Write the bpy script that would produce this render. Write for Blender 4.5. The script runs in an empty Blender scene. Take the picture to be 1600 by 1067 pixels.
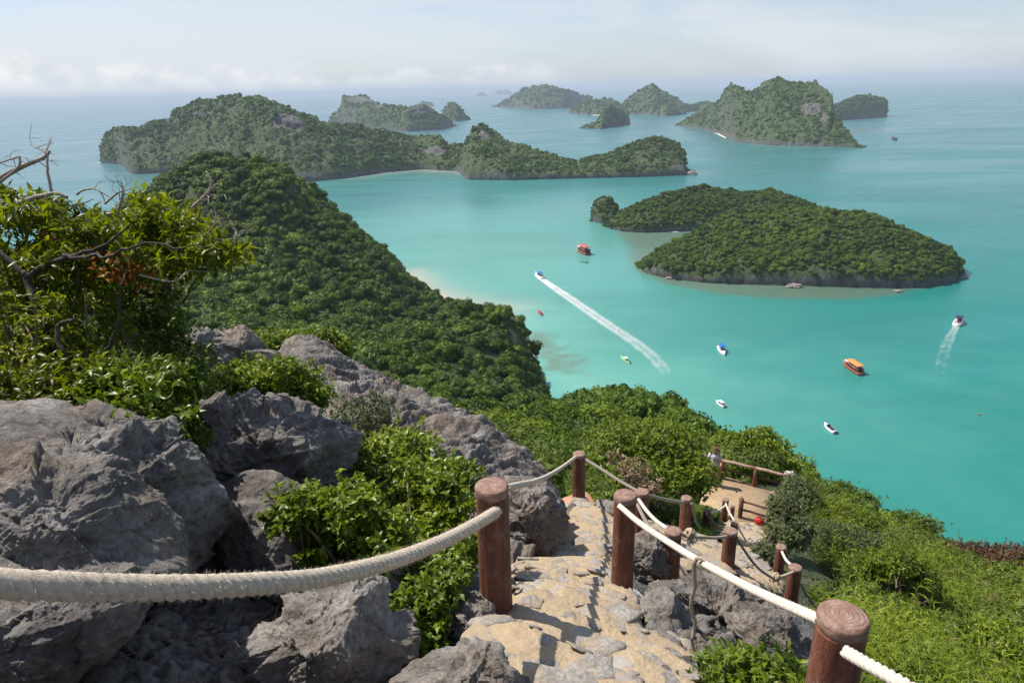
import bpy, math, random
import numpy as np
from math import sin, cos, tan, atan, atan2, radians, pi, sqrt
from mathutils import Vector, Matrix
random.seed(7)
RNG = np.random.default_rng(11)
scene = bpy.context.scene
COL = scene.collection

# ------------------------------------------------------------------ camera
LENS, CAM_Z, PITCH, ROLL = 24.0, 150.0, atan(394 / (1600 * 24 / 36)), radians(1.61)
FPX = 1600 * LENS / 36
CAM = np.array([0, 0, CAM_Z])
FW = np.array([0, cos(PITCH), -sin(PITCH)])
_r0 = np.array([1.0, 0, 0]); _u0 = np.array([0, sin(PITCH), cos(PITCH)])
RT = _r0 * cos(ROLL) - _u0 * sin(ROLL)
UP = _u0 * cos(ROLL) + _r0 * sin(ROLL)
cam_data = bpy.data.cameras.new('camera')
cam_data.lens = LENS; cam_data.sensor_width = 36; cam_data.clip_start = 0.05; cam_data.clip_end = 300000
cam = bpy.data.objects.new('camera', cam_data); COL.objects.link(cam)
cam.matrix_world = Matrix(((RT[0], UP[0], -FW[0], 0), (RT[1], UP[1], -FW[1], 0), (RT[2], UP[2], -FW[2], CAM_Z), (0, 0, 0, 1)))
scene.camera = cam

# ------------------------------------------------------------------ sun, sky, exposure
SUN_EL, SUN_AZ = radians(57), radians(-63)          # azimuth measured from +Y towards +X
SUNV = Vector((sin(SUN_AZ) * cos(SUN_EL), cos(SUN_AZ) * cos(SUN_EL), sin(SUN_EL)))
sun_data = bpy.data.lights.new('sun', 'SUN'); sun_data.energy = 5.0; sun_data.angle = radians(0.5); sun_data.color = (1, 0.94, 0.85)
sun = bpy.data.objects.new('sun', sun_data); COL.objects.link(sun)
sun.rotation_euler = SUNV.to_track_quat('Z', 'Y').to_euler(); sun.location = (0, 0, 400)
vs = scene.view_settings
scene.display_settings.display_device = 'sRGB'
vs.view_transform = 'Standard'; vs.look = 'None'; vs.exposure = 0.3; vs.gamma = 1.0; vs.use_curve_mapping = False
scene.render.engine = 'CYCLES'
cy = scene.cycles
cy.use_denoising = True; cy.max_bounces = 6; cy.diffuse_bounces = 3; cy.glossy_bounces = 2; cy.transmission_bounces = 3
cy.volume_bounces = 0; cy.transparent_max_bounces = 12; cy.caustics_reflective = False; cy.caustics_refractive = False


def nd(nt, typ, props=None, **ins):
    n = nt.nodes.new(typ)
    for k, v in (props or {}).items():
        setattr(n, k, v)
    for k, v in ins.items():
        key = int(k[1:]) if k[0] == 'i' and k[1:].isdigit() else k.replace('_', ' ')
        s = n.inputs[key]
        if isinstance(v, bpy.types.NodeSocket):
            nt.links.new(v, s)
        else:
            s.default_value = v
    return n


def math_(nt, op, a, b=0.0, c=0.0, clamp=False):
    n = nd(nt, 'ShaderNodeMath', {'operation': op, 'use_clamp': clamp}, i0=a, i1=b, i2=c)
    return n.outputs[0]


def ramp(nt, fac, stops, interp='LINEAR'):
    n = nd(nt, 'ShaderNodeValToRGB', None, Fac=fac)
    cr = n.color_ramp; cr.interpolation = interp
    while len(cr.elements) < len(stops):
        cr.elements.new(0.5)
    for e, (p, c) in zip(cr.elements, stops):
        e.position = p; e.color = tuple(c) + (1,) if len(c) == 3 else c
    return n.outputs[0]


def grey(v): return (v, v, v)


def mixc(nt, fac, a, b, blend='MIX'):
    n = nd(nt, 'ShaderNodeMix', {'data_type': 'RGBA', 'blend_type': blend})
    for i, v in ((0, fac), (6, a), (7, b)):
        if isinstance(v, bpy.types.NodeSocket): nt.links.new(v, n.inputs[i])
        else: n.inputs[i].default_value = v if i == 0 else (tuple(v) + (1,))[:4]
    return n.outputs[2]


def noise_(nt, vec, scale, detail=4, rough=0.55, dist=0.0):
    n = nd(nt, 'ShaderNodeTexNoise', None, Vector=vec, Scale=scale, Detail=detail, Roughness=rough, Distortion=dist)
    return n.outputs[0]


world = bpy.data.worlds.new('World'); scene.world = world; world.use_nodes = True
wt = world.node_tree; wt.nodes.clear()
sky = nd(wt, 'ShaderNodeTexSky', {'sky_type': 'NISHITA', 'sun_disc': False, 'sun_elevation': SUN_EL, 'sun_rotation': SUN_AZ,
                                  'altitude': 100.0, 'air_density': 1.0, 'dust_density': 0.8, 'ozone_density': 2.5})
geo = nd(wt, 'ShaderNodeTexCoord').outputs['Generated']
sep = nd(wt, 'ShaderNodeSeparateXYZ', None, Vector=geo)
az = math_(wt, 'ARCTAN2', sep.outputs[0], sep.outputs[1])
el = sep.outputs[2]
# soft high veil: broad horizontal streaks over the whole sky
cv = nd(wt, 'ShaderNodeCombineXYZ', None, X=sep.outputs[0], Y=sep.outputs[1], Z=math_(wt, 'MULTIPLY', el, 5.5)).outputs[0]
veil = noise_(wt, cv, 2.3, 5, 0.5, 0.5)
sunside = math_(wt, 'ADD', math_(wt, 'MULTIPLY', sep.outputs[0], sin(SUN_AZ) * 0.10), math_(wt, 'MULTIPLY', sep.outputs[1], cos(SUN_AZ) * 0.10))
veil = ramp(wt, math_(wt, 'ADD', veil, sunside), [(0.40, grey(0.45)), (0.60, grey(0.95))], 'EASE')
# cumulus bank low over the horizon: height of its tops varies with direction
tops = noise_(wt, nd(wt, 'ShaderNodeCombineXYZ', None, X=sep.outputs[0], Y=sep.outputs[1], Z=0.4).outputs[0], 3.1, 1, 0.4)
cv2 = nd(wt, 'ShaderNodeCombineXYZ', None, X=sep.outputs[0], Y=sep.outputs[1], Z=math_(wt, 'MULTIPLY', el, 1.6)).outputs[0]
puff = noise_(wt, cv2, 17, 6, 0.6, 0.3)
hgt = math_(wt, 'MULTIPLY_ADD', math_(wt, 'COSINE', math_(wt, 'MULTIPLY', math_(wt, 'ADD', az, 0.5), 3.0)), 0.030, math_(wt, 'MULTIPLY_ADD', tops, 0.06, -0.012))
lim = math_(wt, 'MULTIPLY_ADD', math_(wt, 'SUBTRACT', puff, 0.5), 0.085, hgt)
cum = math_(wt, 'MULTIPLY', math_(wt, 'SUBTRACT', lim, el), 60, clamp=True)
cshade = ramp(wt, noise_(wt, cv2, 26, 5, 0.6), [(0.34, (6.0, 6.3, 6.75)), (0.62, (8.4, 8.25, 8.05))])
air = math_(wt, 'SUBTRACT', 1.0, math_(wt, 'EXPONENT', math_(wt, 'DIVIDE', -0.18, math_(wt, 'ADD', math_(wt, 'MAXIMUM', el, 0.0), 0.03))))   # air mass: the veil thins overhead
veil = math_(wt, 'MULTIPLY', veil, air)
low = nd(wt, 'ShaderNodeMapRange', None, Value=el, i1=0.0, i2=0.03, i3=0.35, i4=0.95).outputs[0]
base = mixc(wt, veil, mixc(wt, 1.0, sky.outputs[0], (0.96, 1.02, 1.12), 'MULTIPLY'), (6.6, 6.8, 7.1))
full = mixc(wt, math_(wt, 'MULTIPLY', cum, low), base, cshade)
bg = nd(wt, 'ShaderNodeBackground', None, Color=full, Strength=0.1)
wo = nd(wt, 'ShaderNodeOutputWorld', None, Surface=bg.outputs[0])
try:
    world.cycles.sampling_method = 'MANUAL'; world.cycles.sample_map_resolution = 512
except Exception:
    pass


# ------------------------------------------------------------------ pixel rays, noise, meshes
def ray(u, v): return FW + ((u - 800) * RT + (533.5 - v) * UP) / FPX


def px(u, v, d, dz=0.0): return CAM + d * ray(u, v) + np.array([0, 0, dz])


def sea_at(u, v, z=0.0):
    q = ray(u, v); return CAM + q * ((z - CAM_Z) / q[2])


def _hash(ix, iy, iz, seed):
    h = (ix * 374761393 + iy * 668265263 + iz * 2147483647 + seed * 974711) & 0xffffffff
    h = ((h ^ (h >> 13)) * 1274126177) & 0xffffffff
    h = ((h ^ (h >> 16)) * 2246822519) & 0xffffffff
    return ((h ^ (h >> 15)) & 0xffff) / 65535.0


def vnoise(p, seed=0):
    p = np.asarray(p, float); i = np.floor(p).astype(np.int64); f = p - i
    f = f * f * f * (f * (f * 6 - 15) + 10); out = 0
    for dx in (0, 1):
        for dy in (0, 1):
            for dz in (0, 1):
                w = (f[:, 0] if dx else 1 - f[:, 0]) * (f[:, 1] if dy else 1 - f[:, 1]) * (f[:, 2] if dz else 1 - f[:, 2])
                out = out + w * _hash(i[:, 0] + dx, i[:, 1] + dy, i[:, 2] + dz, seed)
    return out * 2 - 1


def fbm(p, oct=4, seed=0, gain=0.5, ridged=False):
    a, s, o = 1.0, 0.0, 0.0; p = np.asarray(p, float)
    for k in range(oct):
        n = vnoise(p * (2.03 ** k) + 17.3 * k, seed + k)
        if ridged: n = 1 - 2 * np.abs(n)
        o = o + a * n; s += a; a *= gain
    return o / s


def mesh_np(name, verts, faces, smooth=True, attrs=None):
    """faces: list of int arrays (n,3) / (n,4)"""
    me = bpy.data.meshes.new(name)
    verts = np.asarray(verts, np.float32)
    me.vertices.add(len(verts)); me.vertices.foreach_set('co', verts.ravel())
    li, ls, lt, off = [], [], [], 0
    for f in faces:
        f = np.asarray(f, np.int32)
        if len(f) == 0: continue
        li.append(f.ravel()); k = f.shape[1]
        ls.append(off + np.arange(len(f)) * k); lt.append(np.full(len(f), k)); off += f.size
    li = np.concatenate(li); ls = np.concatenate(ls); lt = np.concatenate(lt)
    me.loops.add(len(li)); me.loops.foreach_set('vertex_index', li.astype(np.int32))
    me.polygons.add(len(ls)); me.polygons.foreach_set('loop_start', ls.astype(np.int32)); me.polygons.foreach_set('loop_total', lt.astype(np.int32))
    if smooth: me.polygons.foreach_set('use_smooth', np.ones(len(ls), bool))
    for k, v in (attrs or {}).items():
        v = np.asarray(v, np.float32)
        if v.ndim == 1:
            me.attributes.new(k, 'FLOAT', 'POINT').data.foreach_set('value', v)
        else:
            me.attributes.new(k, 'FLOAT_VECTOR', 'POINT').data.foreach_set('vector', v.ravel())
    me.update(calc_edges=True); me.validate()
    return me


class MB:
    """collects shapes for one mesh"""
    def __init__(s): s.v, s.f, s.n, s.t = [], [], 0, []

    def add(s, v, faces, tint=0.5):
        v = np.asarray(v, float).reshape(-1, 3)
        for f in faces: s.f.append(np.asarray(f, int) + s.n)
        s.v.append(v); s.n += len(v); s.t.append(np.broadcast_to(np.asarray(tint, float), (len(v),)))

    def box(s, c, size, rot=None, taper=1.0):
        c = np.asarray(c, float); h = np.asarray(size, float) / 2
        p = np.array([[x, y, z] for z in (-1, 1) for y in (-1, 1) for x in (-1, 1)], float)
        k = np.where(p[:, 2:] > 0, taper, 1.0); p = p * h * np.concatenate([k, k, np.ones_like(k)], 1)
        if rot is not None: p = p @ np.asarray(rot).T
        s.add(p + c, [[[0, 2, 3, 1], [4, 5, 7, 6], [0, 1, 5, 4], [2, 6, 7, 3], [0, 4, 6, 2], [1, 3, 7, 5]]])

    def tube(s, pts, rad, sides=8, cap=True, tint=0.5):
        pts = np.asarray(pts, float); n = len(pts)
        rad = np.broadcast_to(np.asarray(rad, float), (n,))
        tg = np.gradient(pts, axis=0); tg /= np.linalg.norm(tg, axis=1)[:, None] + 1e-9
        ref = np.array([0, 0, 1.0]) if abs(tg[0][2]) < 0.9 else np.array([1.0, 0, 0])
        a = np.cross(tg, ref); a /= np.linalg.norm(a, axis=1)[:, None] + 1e-9
        b = np.cross(tg, a)
        th = np.linspace(0, 2 * pi, sides, endpoint=False)
        v = pts[:, None] + rad[:, None, None] * (np.cos(th)[None, :, None] * a[:, None] + np.sin(th)[None, :, None] * b[:, None])
        i = np.arange(n - 1)[:, None] * sides; j = np.arange(sides)[None]; k = (j + 1) % sides
        q = np.stack([i + j, i + k, i + sides + k, i + sides + j], -1).reshape(-1, 4)
        v = v.reshape(-1, 3); fs = [q]
        if cap:
            v = np.concatenate([v, pts[:1], pts[-1:]]); c0, c1 = n * sides, n * sides + 1; j = np.arange(sides); k = (j + 1) % sides
            fs.append(np.stack([np.full(sides, c0), k, j], -1)); o = (n - 1) * sides
            fs.append(np.stack([np.full(sides, c1), o + j, o + k], -1))
        s.add(v, fs, tint)

    def loft(s, rings, cap=True):
        """rings: (n, m, 3) closed rings"""
        r = np.asarray(rings, float); n, m = r.shape[:2]
        i = np.arange(n - 1)[:, None] * m; j = np.arange(m)[None]; k = (j + 1) % m
        fs = [np.stack([i + j, i + k, i + m + k, i + m + j], -1).reshape(-1, 4)]
        v = r.reshape(-1, 3)
        if cap:
            v = np.concatenate([v, r[0].mean(0)[None], r[-1].mean(0)[None]]); j = np.arange(m); k = (j + 1) % m
            fs.append(np.stack([np.full(m, n * m), k, j], -1)); fs.append(np.stack([np.full(m, n * m + 1), (n - 1) * m + j, (n - 1) * m + k], -1))
        s.add(v, fs)

    def mesh(s, name, smooth=True):
        tri = [f for f in s.f if f.shape[1] == 3]; quad = [f for f in s.f if f.shape[1] == 4]
        fs = ([np.concatenate(tri)] if tri else []) + ([np.concatenate(quad)] if quad else [])
        return mesh_np(name, np.concatenate(s.v), fs, smooth, {'tint': np.concatenate(s.t)})

    def build(s, name, mat, parent=None, smooth=True, **kw):
        return obj(name, s.mesh(name, smooth), mat, parent, **kw)


def obj(name, me, mat=None, parent=None, label=None, cat=None, group=None, kind=None, loc=None):
    o = bpy.data.objects.new(name, me); COL.objects.link(o)
    if mat is not None and len(me.materials) == 0: me.materials.append(mat)
    if parent is not None: o.parent = parent
    if loc is not None: o.location = loc
    return tag(o, label, cat, group, kind)


def tag(o, label=None, cat=None, group=None, kind=None):
    for k, v in (('label', label), ('category', cat), ('group', group), ('kind', kind)):
        if v: o[k] = v
    return o


def thing(name, label, cat, loc=(0, 0, 0), rz=0.0, group=None):
    o = bpy.data.objects.new(name, None); COL.objects.link(o); o.location = loc; o.rotation_euler = (0, 0, rz); o.empty_display_size = 0.1
    return tag(o, label, cat, group)


def copy_tree(o, parent=None):
    c = o.copy(); COL.objects.link(c); c.parent = parent
    for ch in o.children: copy_tree(ch, c)
    return c


def spline(P, n=24):
    P = np.asarray(P, float); m = len(P)
    Q = np.concatenate([[2 * P[0] - P[1]], P, [2 * P[-1] - P[-2]]]); out = []
    for t in np.linspace(0, m - 1 - 1e-6, n):
        k = int(t); f = t - k; a, b, c, d = Q[k:k + 4]
        out.append(0.5 * ((2 * b) + (c - a) * f + (2 * a - 5 * b + 4 * c - d) * f * f + (3 * b - a - 3 * c + d) * f ** 3))
    return np.array(out)


def unit(a): return a / (np.linalg.norm(a, axis=-1, keepdims=True) + 1e-9)


def leaf_geo(pos, dirv, nrm, L, W, fold=0.22, droop=0.25):
    """five-point folded leaves; returns verts, tris"""
    n = len(pos); d = unit(dirv); s = unit(np.cross(d, nrm)); nn = np.cross(s, d)
    L = np.broadcast_to(np.asarray(L, float), (n,))[:, None]; W = np.broadcast_to(np.asarray(W, float), (n,))[:, None]
    mid = pos + d * L * 0.45
    v = np.stack([pos, mid + s * W * 0.5 + nn * W * fold, mid - s * W * 0.5 + nn * W * fold, mid, pos + d * L - nn * L * droop], 1).reshape(-1, 3)
    o = (np.arange(n) * 5)[:, None, None]
    f = (np.array([[0, 1, 3], [0, 3, 2], [1, 4, 3], [3, 4, 2]])[None] + o).reshape(-1, 3)
    return v, f


def rand_dirs(n, rng=RNG): return unit(rng.normal(size=(n, 3)))


def add_leaves(mb, clusters, axes, per, L, W, rng=RNG, spread=0.9, tint=None, stem=0.5):
    """rosettes of leaves round twig tips"""
    n = len(clusters); c = np.repeat(clusters, per, 0); a = np.repeat(axes, per, 0); m = len(c)
    d = unit(a * (1 - spread * 0.55) + rand_dirs(m, rng) * spread)
    nr = unit(np.array([0, 0, 1.0]) + rand_dirs(m, rng) * 0.6 + a * 0.3)
    l = L * rng.uniform(0.6, 1.2, m); p = c - a * (rng.uniform(0, 1, m) * L * stem * 2)[:, None]
    v, f = leaf_geo(p, d, nr, l, l * W / L)
    t = np.repeat(rng.uniform(0, 1, n) if tint is None else tint, per) * 0.6 + rng.uniform(0, 0.4, m)
    mb.add(v, [f], np.repeat(t, 5))


# ------------------------------------------------------------------ materials
def new_mat(name):
    m = bpy.data.materials.new(name); m.use_nodes = True; nt = m.node_tree; nt.nodes.clear()
    return m, nt


def out_(nt, sh, disp=None):
    o = nd(nt, 'ShaderNodeOutputMaterial', None, Surface=sh)
    return o


def princ(nt, **k): return nd(nt, 'ShaderNodeBsdfPrincipled', None, **k).outputs[0]


def bump(nt, h, strength=0.5, dist=0.05, normal=None):
    k = dict(Height=h, Strength=strength, Distance=dist)
    if normal is not None: k['Normal'] = normal
    return nd(nt, 'ShaderNodeBump', None, **k).outputs[0]


def pos_(nt): return nd(nt, 'ShaderNodeNewGeometry').outputs['Position']


def objc(nt): return nd(nt, 'ShaderNodeTexCoord').outputs['Object']


def leaf_mat(name, dark, mid, light, transl=0.3, rough=0.42, odd=None):
    m, nt = new_mat(name)
    t = nd(nt, 'ShaderNodeAttribute', {'attribute_name': 'tint'}).outputs['Fac']
    rnd = nd(nt, 'ShaderNodeObjectInfo').outputs['Random']
    t2 = math_(nt, 'ADD', math_(nt, 'MULTIPLY', t, 0.75), math_(nt, 'MULTIPLY', rnd, 0.25))
    stops = [(0.08, dark), (0.5, mid), (0.92, light)]
    if odd: stops.append((0.985, odd))
    c = ramp(nt, t2, stops)
    s = princ(nt, Base_Color=c, Roughness=rough, IOR=1.4)
    tr = nd(nt, 'ShaderNodeBsdfTranslucent', None, Color=mixc(nt, 1.0, c, (1.25, 1.2, 0.5), 'MULTIPLY'))
    mx = nd(nt, 'ShaderNodeMixShader', None, Fac=transl, i1=s, i2=tr.outputs[0])
    out_(nt, mx.outputs[0]); return m


def forest_mat(name, dark, mid, light, patch=0.01, odd=(0.12, 0.11, 0.06), transl=0.12):
    """crowns of a wood: colour differs from tree to tree and in broad patches"""
    m, nt = new_mat(name)
    rnd = nd(nt, 'ShaderNodeObjectInfo').outputs['Random']
    p = noise_(nt, pos_(nt), patch, 3, 0.6)
    t = nd(nt, 'ShaderNodeAttribute', {'attribute_name': 'tint'}).outputs['Fac']
    x = math_(nt, 'ADD', math_(nt, 'MULTIPLY', rnd, 0.45), math_(nt, 'MULTIPLY_ADD', p, 0.9, -0.22))
    x = math_(nt, 'ADD', math_(nt, 'MULTIPLY', x, 0.8), math_(nt, 'MULTIPLY', t, 0.22))
    c = ramp(nt, x, [(0.12, dark), (0.45, mid), (0.82, light), (0.97, odd)])
    s = princ(nt, Base_Color=c, Roughness=0.6, IOR=1.35)
    tr = nd(nt, 'ShaderNodeBsdfTranslucent', None, Color=c)
    mx = nd(nt, 'ShaderNodeMixShader', None, Fac=transl, i1=s, i2=tr.outputs[0])
    out_(nt, mx.outputs[0]); return m


def rock_mat(name, c0, c1, c2, scale=1.0, bdist=0.03, warm=(0.26, 0.20, 0.14), warm_amt=0.35, bstr=0.9):
    m, nt = new_mat(name); p = pos_(nt)
    a = noise_(nt, p, 1.7 * scale, 6, 0.65)
    c = ramp(nt, a, [(0.28, c0), (0.5, c1), (0.72, c2)])
    w = ramp(nt, noise_(nt, p, 0.9 * scale, 5, 0.6, 0.8), [(0.5, grey(0)), (0.66, grey(1))])
    c = mixc(nt, math_(nt, 'MULTIPLY', w, warm_amt), c, warm)
    sp = ramp(nt, noise_(nt, p, 14 * scale, 4, 0.7), [(0.32, grey(0.62)), (0.6, grey(1.12))])
    c = mixc(nt, 1.0, c, sp, 'MULTIPLY')
    vo = nd(nt, 'ShaderNodeTexVoronoi', {'feature': 'F1'}, Vector=p, Scale=9 * scale, Randomness=1.0).outputs[0]
    rg = nd(nt, 'ShaderNodeTexNoise', {'noise_type': 'RIDGED_MULTIFRACTAL'}, Vector=p, Scale=4.2 * scale, Detail=7, Roughness=0.6, Lacunarity=2.1).outputs[0]
    h = math_(nt, 'ADD', math_(nt, 'MULTIPLY', vo, 0.4), math_(nt, 'MULTIPLY', rg, 0.75))
    h = math_(nt, 'ADD', h, noise_(nt, p, 7 * scale, 7, 0.72))
    h = math_(nt, 'ADD', h, math_(nt, 'MULTIPLY', noise_(nt, p, 45 * scale, 5, 0.7), 0.3))
    s = princ(nt, Base_Color=c, Roughness=0.85, Normal=bump(nt, h, bstr, bdist), IOR=1.45)
    out_(nt, s); return m


def plain_mat(name, col, rough=0.6, var=0.12, scale=6.0, metallic=0.0, b=0.0):
    m, nt = new_mat(name); p = objc(nt)
    n = noise_(nt, p, scale, 5, 0.6)
    k = ramp(nt, n, [(0.25, grey(1 - var)), (0.75, grey(1 + var))])
    c = mixc(nt, 1.0, col, k, 'MULTIPLY')
    kw = dict(Base_Color=c, Roughness=rough, Metallic=metallic)
    if b: kw['Normal'] = bump(nt, noise_(nt, p, scale * 4, 6, 0.65), 0.7, b)
    out_(nt, princ(nt, **kw)); return m
# ------------------------------------------------------------------ own hillside: control points -> height function
POSTS = dict(A=(1318, 960, 2.53, 0.95), B=(768, 757, 3.69, 0.90), C=(977, 772, 5.49, 1.02), D=(905, 708, 9.85, 0.87), E=(1052, 828, 7.25, 0.77),
             F=(1003, 767, 8.73, 0.82), G=(1073, 777, 11.29, 0.80), H=(1142, 828, 9.14, 0.68), I=(1243, 885, 9.6, 0.62), J=(1221, 853, 12.39, 0.65),
             K=(1105, 797, 16.0, 0.68), L=(1134, 780, 19.2, 0.75), P=(1148, 817, 17.0, 0.6))
PBASE = {k: px(u, v, d, -h) for k, (u, v, d, h) in POSTS.items()}
PLAT_Z = 135.05


def on_z(u, v, z):
    return sea_at(u, v, z)


_cp = []


def cp(u, v, d, dz=0.0): _cp.append(px(u, v, d, dz))


def cz(u, v, z): _cp.append(sea_at(u, v, z))


for k, q in PBASE.items(): _cp.append(q)
for q in ((0.25, 2.6, 147.28), (0, 0, 148.4), (-1.5, 0, 148.5), (1.3, 0.2, 147.9), (0, -3, 149.5), (-4, -3, 150.5), (4, -3, 148), (-5, 1, 148.6), (5, 0, 145.8), (0, -9, 152), (-9, -8, 153), (9, -8, 147)):
    _cp.append(np.array(q, float))
for a in ((300, 1050, 3.0, -.1), (100, 1050, 2.8, -.1), (450, 1000, 3.7, -.1), (650, 1000, 3.9, 0), (610, 850, 5.6, -.3), (500, 720, 7.5, -.7), (300, 680, 6.5, -.7), (100, 640, 6.5, -.7),
          (400, 580, 13, -1.2), (470, 580, 13.5, -1.2), (600, 660, 12, -1.1), (720, 720, 10.5, -1), (800, 790, 9.3, -.7), (850, 840, 8.3, -.3), (0, 560, 9, -1), (-200, 500, 9, -.6), (-100, 700, 4.5, -.3), (0, 420, 30, -6), (150, 450, 32, -6),
          (600, 700, 30, 0), (500, 640, 40, 0), (700, 730, 34, 0), (300, 610, 40, 0), (100, 570, 40, 0), (790, 740, 28, 0),
          (850, 700, 42, -1), (930, 720, 24, -1), (1000, 740, 19, -.8), (1000, 790, 13, -.5), (950, 775, 12.5, -.3), (880, 770, 12, -.5),
          (900, 650, 85, -2), (1000, 650, 85, -2), (1100, 690, 55, -2), (1000, 612, 125, -6), (1070, 640, 105, -4.5), (1130, 672, 85, -4), (1190, 700, 60, -3.2), (1250, 742, 44, -2.2), (900, 596, 150, -8.5), (840, 622, 140, -8.5),
          (1300, 775, 46, -2.2), (1400, 815, 40, -2), (1500, 838, 36, -1.8), (1600, 862, 32, -1.8), (1750, 890, 32, -1.8), (1300, 850, 22, -1.1), (1450, 900, 18, -1.2), (1600, 940, 15, -1.1), (1350, 940, 9.8, -.8), (1500, 1000, 8.3, -.9), (1650, 1060, 7, -.9),
          (1250, 1000, 5.6, -.35), (1150, 1000, 5.0, -.1), (1180, 940, 7.4, -.1), (1420, 1067, 4.6, -.5), (1600, 1300, 3.5, -.4), (1900, 1000, 14, -.6), (1290, 880, 13, -.5), (1240, 830, 17, -.5),
          (820, 616, 160, -11), (750, 650, 125, -3), (650, 655, 125, -3), (700, 595, 200, -4), (600, 605, 185, -4), (780, 570, 250, -5), (831, 568, 292, -4), (829, 545, 302, -4.5), (820, 512, 312, -4.5), (800, 489, 318, -4.5), (770, 482, 330, -5), (735, 482, 345, -6), (705, 484, 372, -8),
          (650, 508, 340, -4), (560, 525, 270, -4), (480, 475, 300, -4), (350, 460, 310, -4), (300, 505, 240, -4), (200, 520, 200, -4), (420, 425, 350, -4), (640, 450, 425, -9), (600, 405, 435, -8), (540, 360, 440, -7), (495, 330, 440, -7),
          (464, 300, 440, -7), (444, 272, 440, -7), (400, 258, 440, -7.5), (335, 258, 440, -7.5), (300, 268, 438, -7.5), (288, 285, 435, -9), (282, 325, 430, -9), (262, 360, 425, -9), (240, 385, 420, -9), (350, 350, 410, -4), (480, 385, 400, -4), (190, 430, 380, -8), (130, 440, 370, -8), (0, 450, 360, -8), (-300, 440, 380, -4)):
    cp(*a)
# hidden flanks, shore, sea bed
for a in ((1300, 870, 75, 0), (1500, 940, 60, 0), (1100, 770, 110, 0), (1000, 710, 150, 0), (1700, 960, 55, 0), (900, 650, 210, 0), (850, 605, 245, -12), (852, 612, 205, -7)): cp(*a)
for u, v, z in ((1000, 640, -1), (1150, 740, -1), (1300, 850, -1), (1500, 950, -1), (1700, 1010, -1), (900, 592, -1), (847, 626, 2), (851, 600, 0.2), (850, 582, -.6), (858, 655, 2), (880, 600, -1.2), (900, 625, -1), (836, 574, -.3), (840, 540, -1.2), (830, 505, -1),
                (655, 447, 1.6), (672, 460, 1.2), (700, 474, 1.0), (735, 481, 0.8), (775, 488, 0.3), (660, 443, 0.0), (690, 460, -.1), (720, 470, -.15), (780, 480, -.4), (640, 425, -.5), (620, 400, -3),
                (900, 520, -5), (800, 460, -4), (740, 440, -4), (680, 420, -4), (1000, 560, -6), (560, 330, -6), (1200, 600, -6), (1400, 700, -6), (1600, 800, -6), (1100, 400, -8), (800, 300, -8), (1600, 500, -8), (1800, 800, -8),
                (500, 298, -6), (440, 288, -6), (350, 290, -5), (270, 300, -5), (248, 310, -4), (225, 322, -4), (190, 330, -4), (100, 340, -5), (-200, 330, -6), (400, 250, -8)): cz(u, v, z)
for u, v in ((1085, 800), (1100, 770), (1135, 742), (1178, 755), (1220, 770), (1245, 795), (1205, 828), (1150, 790)): cz(u, v, PLAT_Z - 0.25)
_cp = np.array(_cp)
_KTH = 2.2


def _warp(x, y):
    r = np.sqrt(x * x + y * y) + 0.6
    return np.stack([np.arctan2(x, y) * _KTH, np.log(r)], -1), r


_Q, _R = _warp(_cp[:, 0], _cp[:, 1])
_G = np.arctan2(_cp[:, 2] - CAM_Z, _R)
_phi = lambda d: np.sqrt(d * d + 0.0025)
_A = _phi(np.linalg.norm(_Q[:, None] - _Q[None], axis=-1)) + 0.0 * np.eye(len(_Q))
_n = len(_Q); _M = np.zeros((_n + 3, _n + 3)); _M[:_n, :_n] = -_A - 0.004 * 0 + 0; _M[:_n, _n] = 1; _M[:_n, _n + 1:] = _Q; _M[_n, :_n] = 1; _M[_n + 1:, :_n] = _Q.T
_M[:_n, :_n] += -np.eye(_n) * 1e-4
_W = np.linalg.solve(_M, np.concatenate([_G, [0, 0, 0]]))


def ground0(x, y):
    x = np.asarray(x, float); y = np.asarray(y, float); sh = x.shape
    q, r = _warp(x.ravel(), y.ravel()); out = np.empty(len(q))
    for i in range(0, len(q), 20000):
        d = np.linalg.norm(q[i:i + 20000, None] - _Q[None], axis=-1)
        out[i:i + 20000] = -_phi(d) @ _W[:_n] + _W[_n] + q[i:i + 20000] @ _W[_n + 1:]
    return (CAM_Z + np.tan(np.clip(out, -1.3, 1.2)) * r).reshape(sh)


def ground(x, y):
    x = np.asarray(x, float); y = np.asarray(y, float); sh = x.shape
    z = ground0(x, y).ravel(); xf, yf = x.ravel(), y.ravel(); r = np.sqrt(xf ** 2 + yf ** 2)
    P = np.stack([xf, yf, 0 * xf], -1)
    big = np.clip((r - 60) / 80, 0, 1) * np.clip(z / 8, 0, 1)
    z = z + big * (fbm(P / 45, 4, 3) * 6.0 * np.clip((r - 120) / 150, .3, 1) + fbm(P / 26, 3, 8, ridged=True) * 3.0)
    near = np.clip(1 - r / 60, 0, 1)
    z = z + near * (fbm(P / 0.9, 4, 5) * 0.06 + fbm(P / 0.25, 3, 6, ridged=True) * 0.02) * np.clip(r / 3, .3, 1.6)
    return z.reshape(sh)


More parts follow.
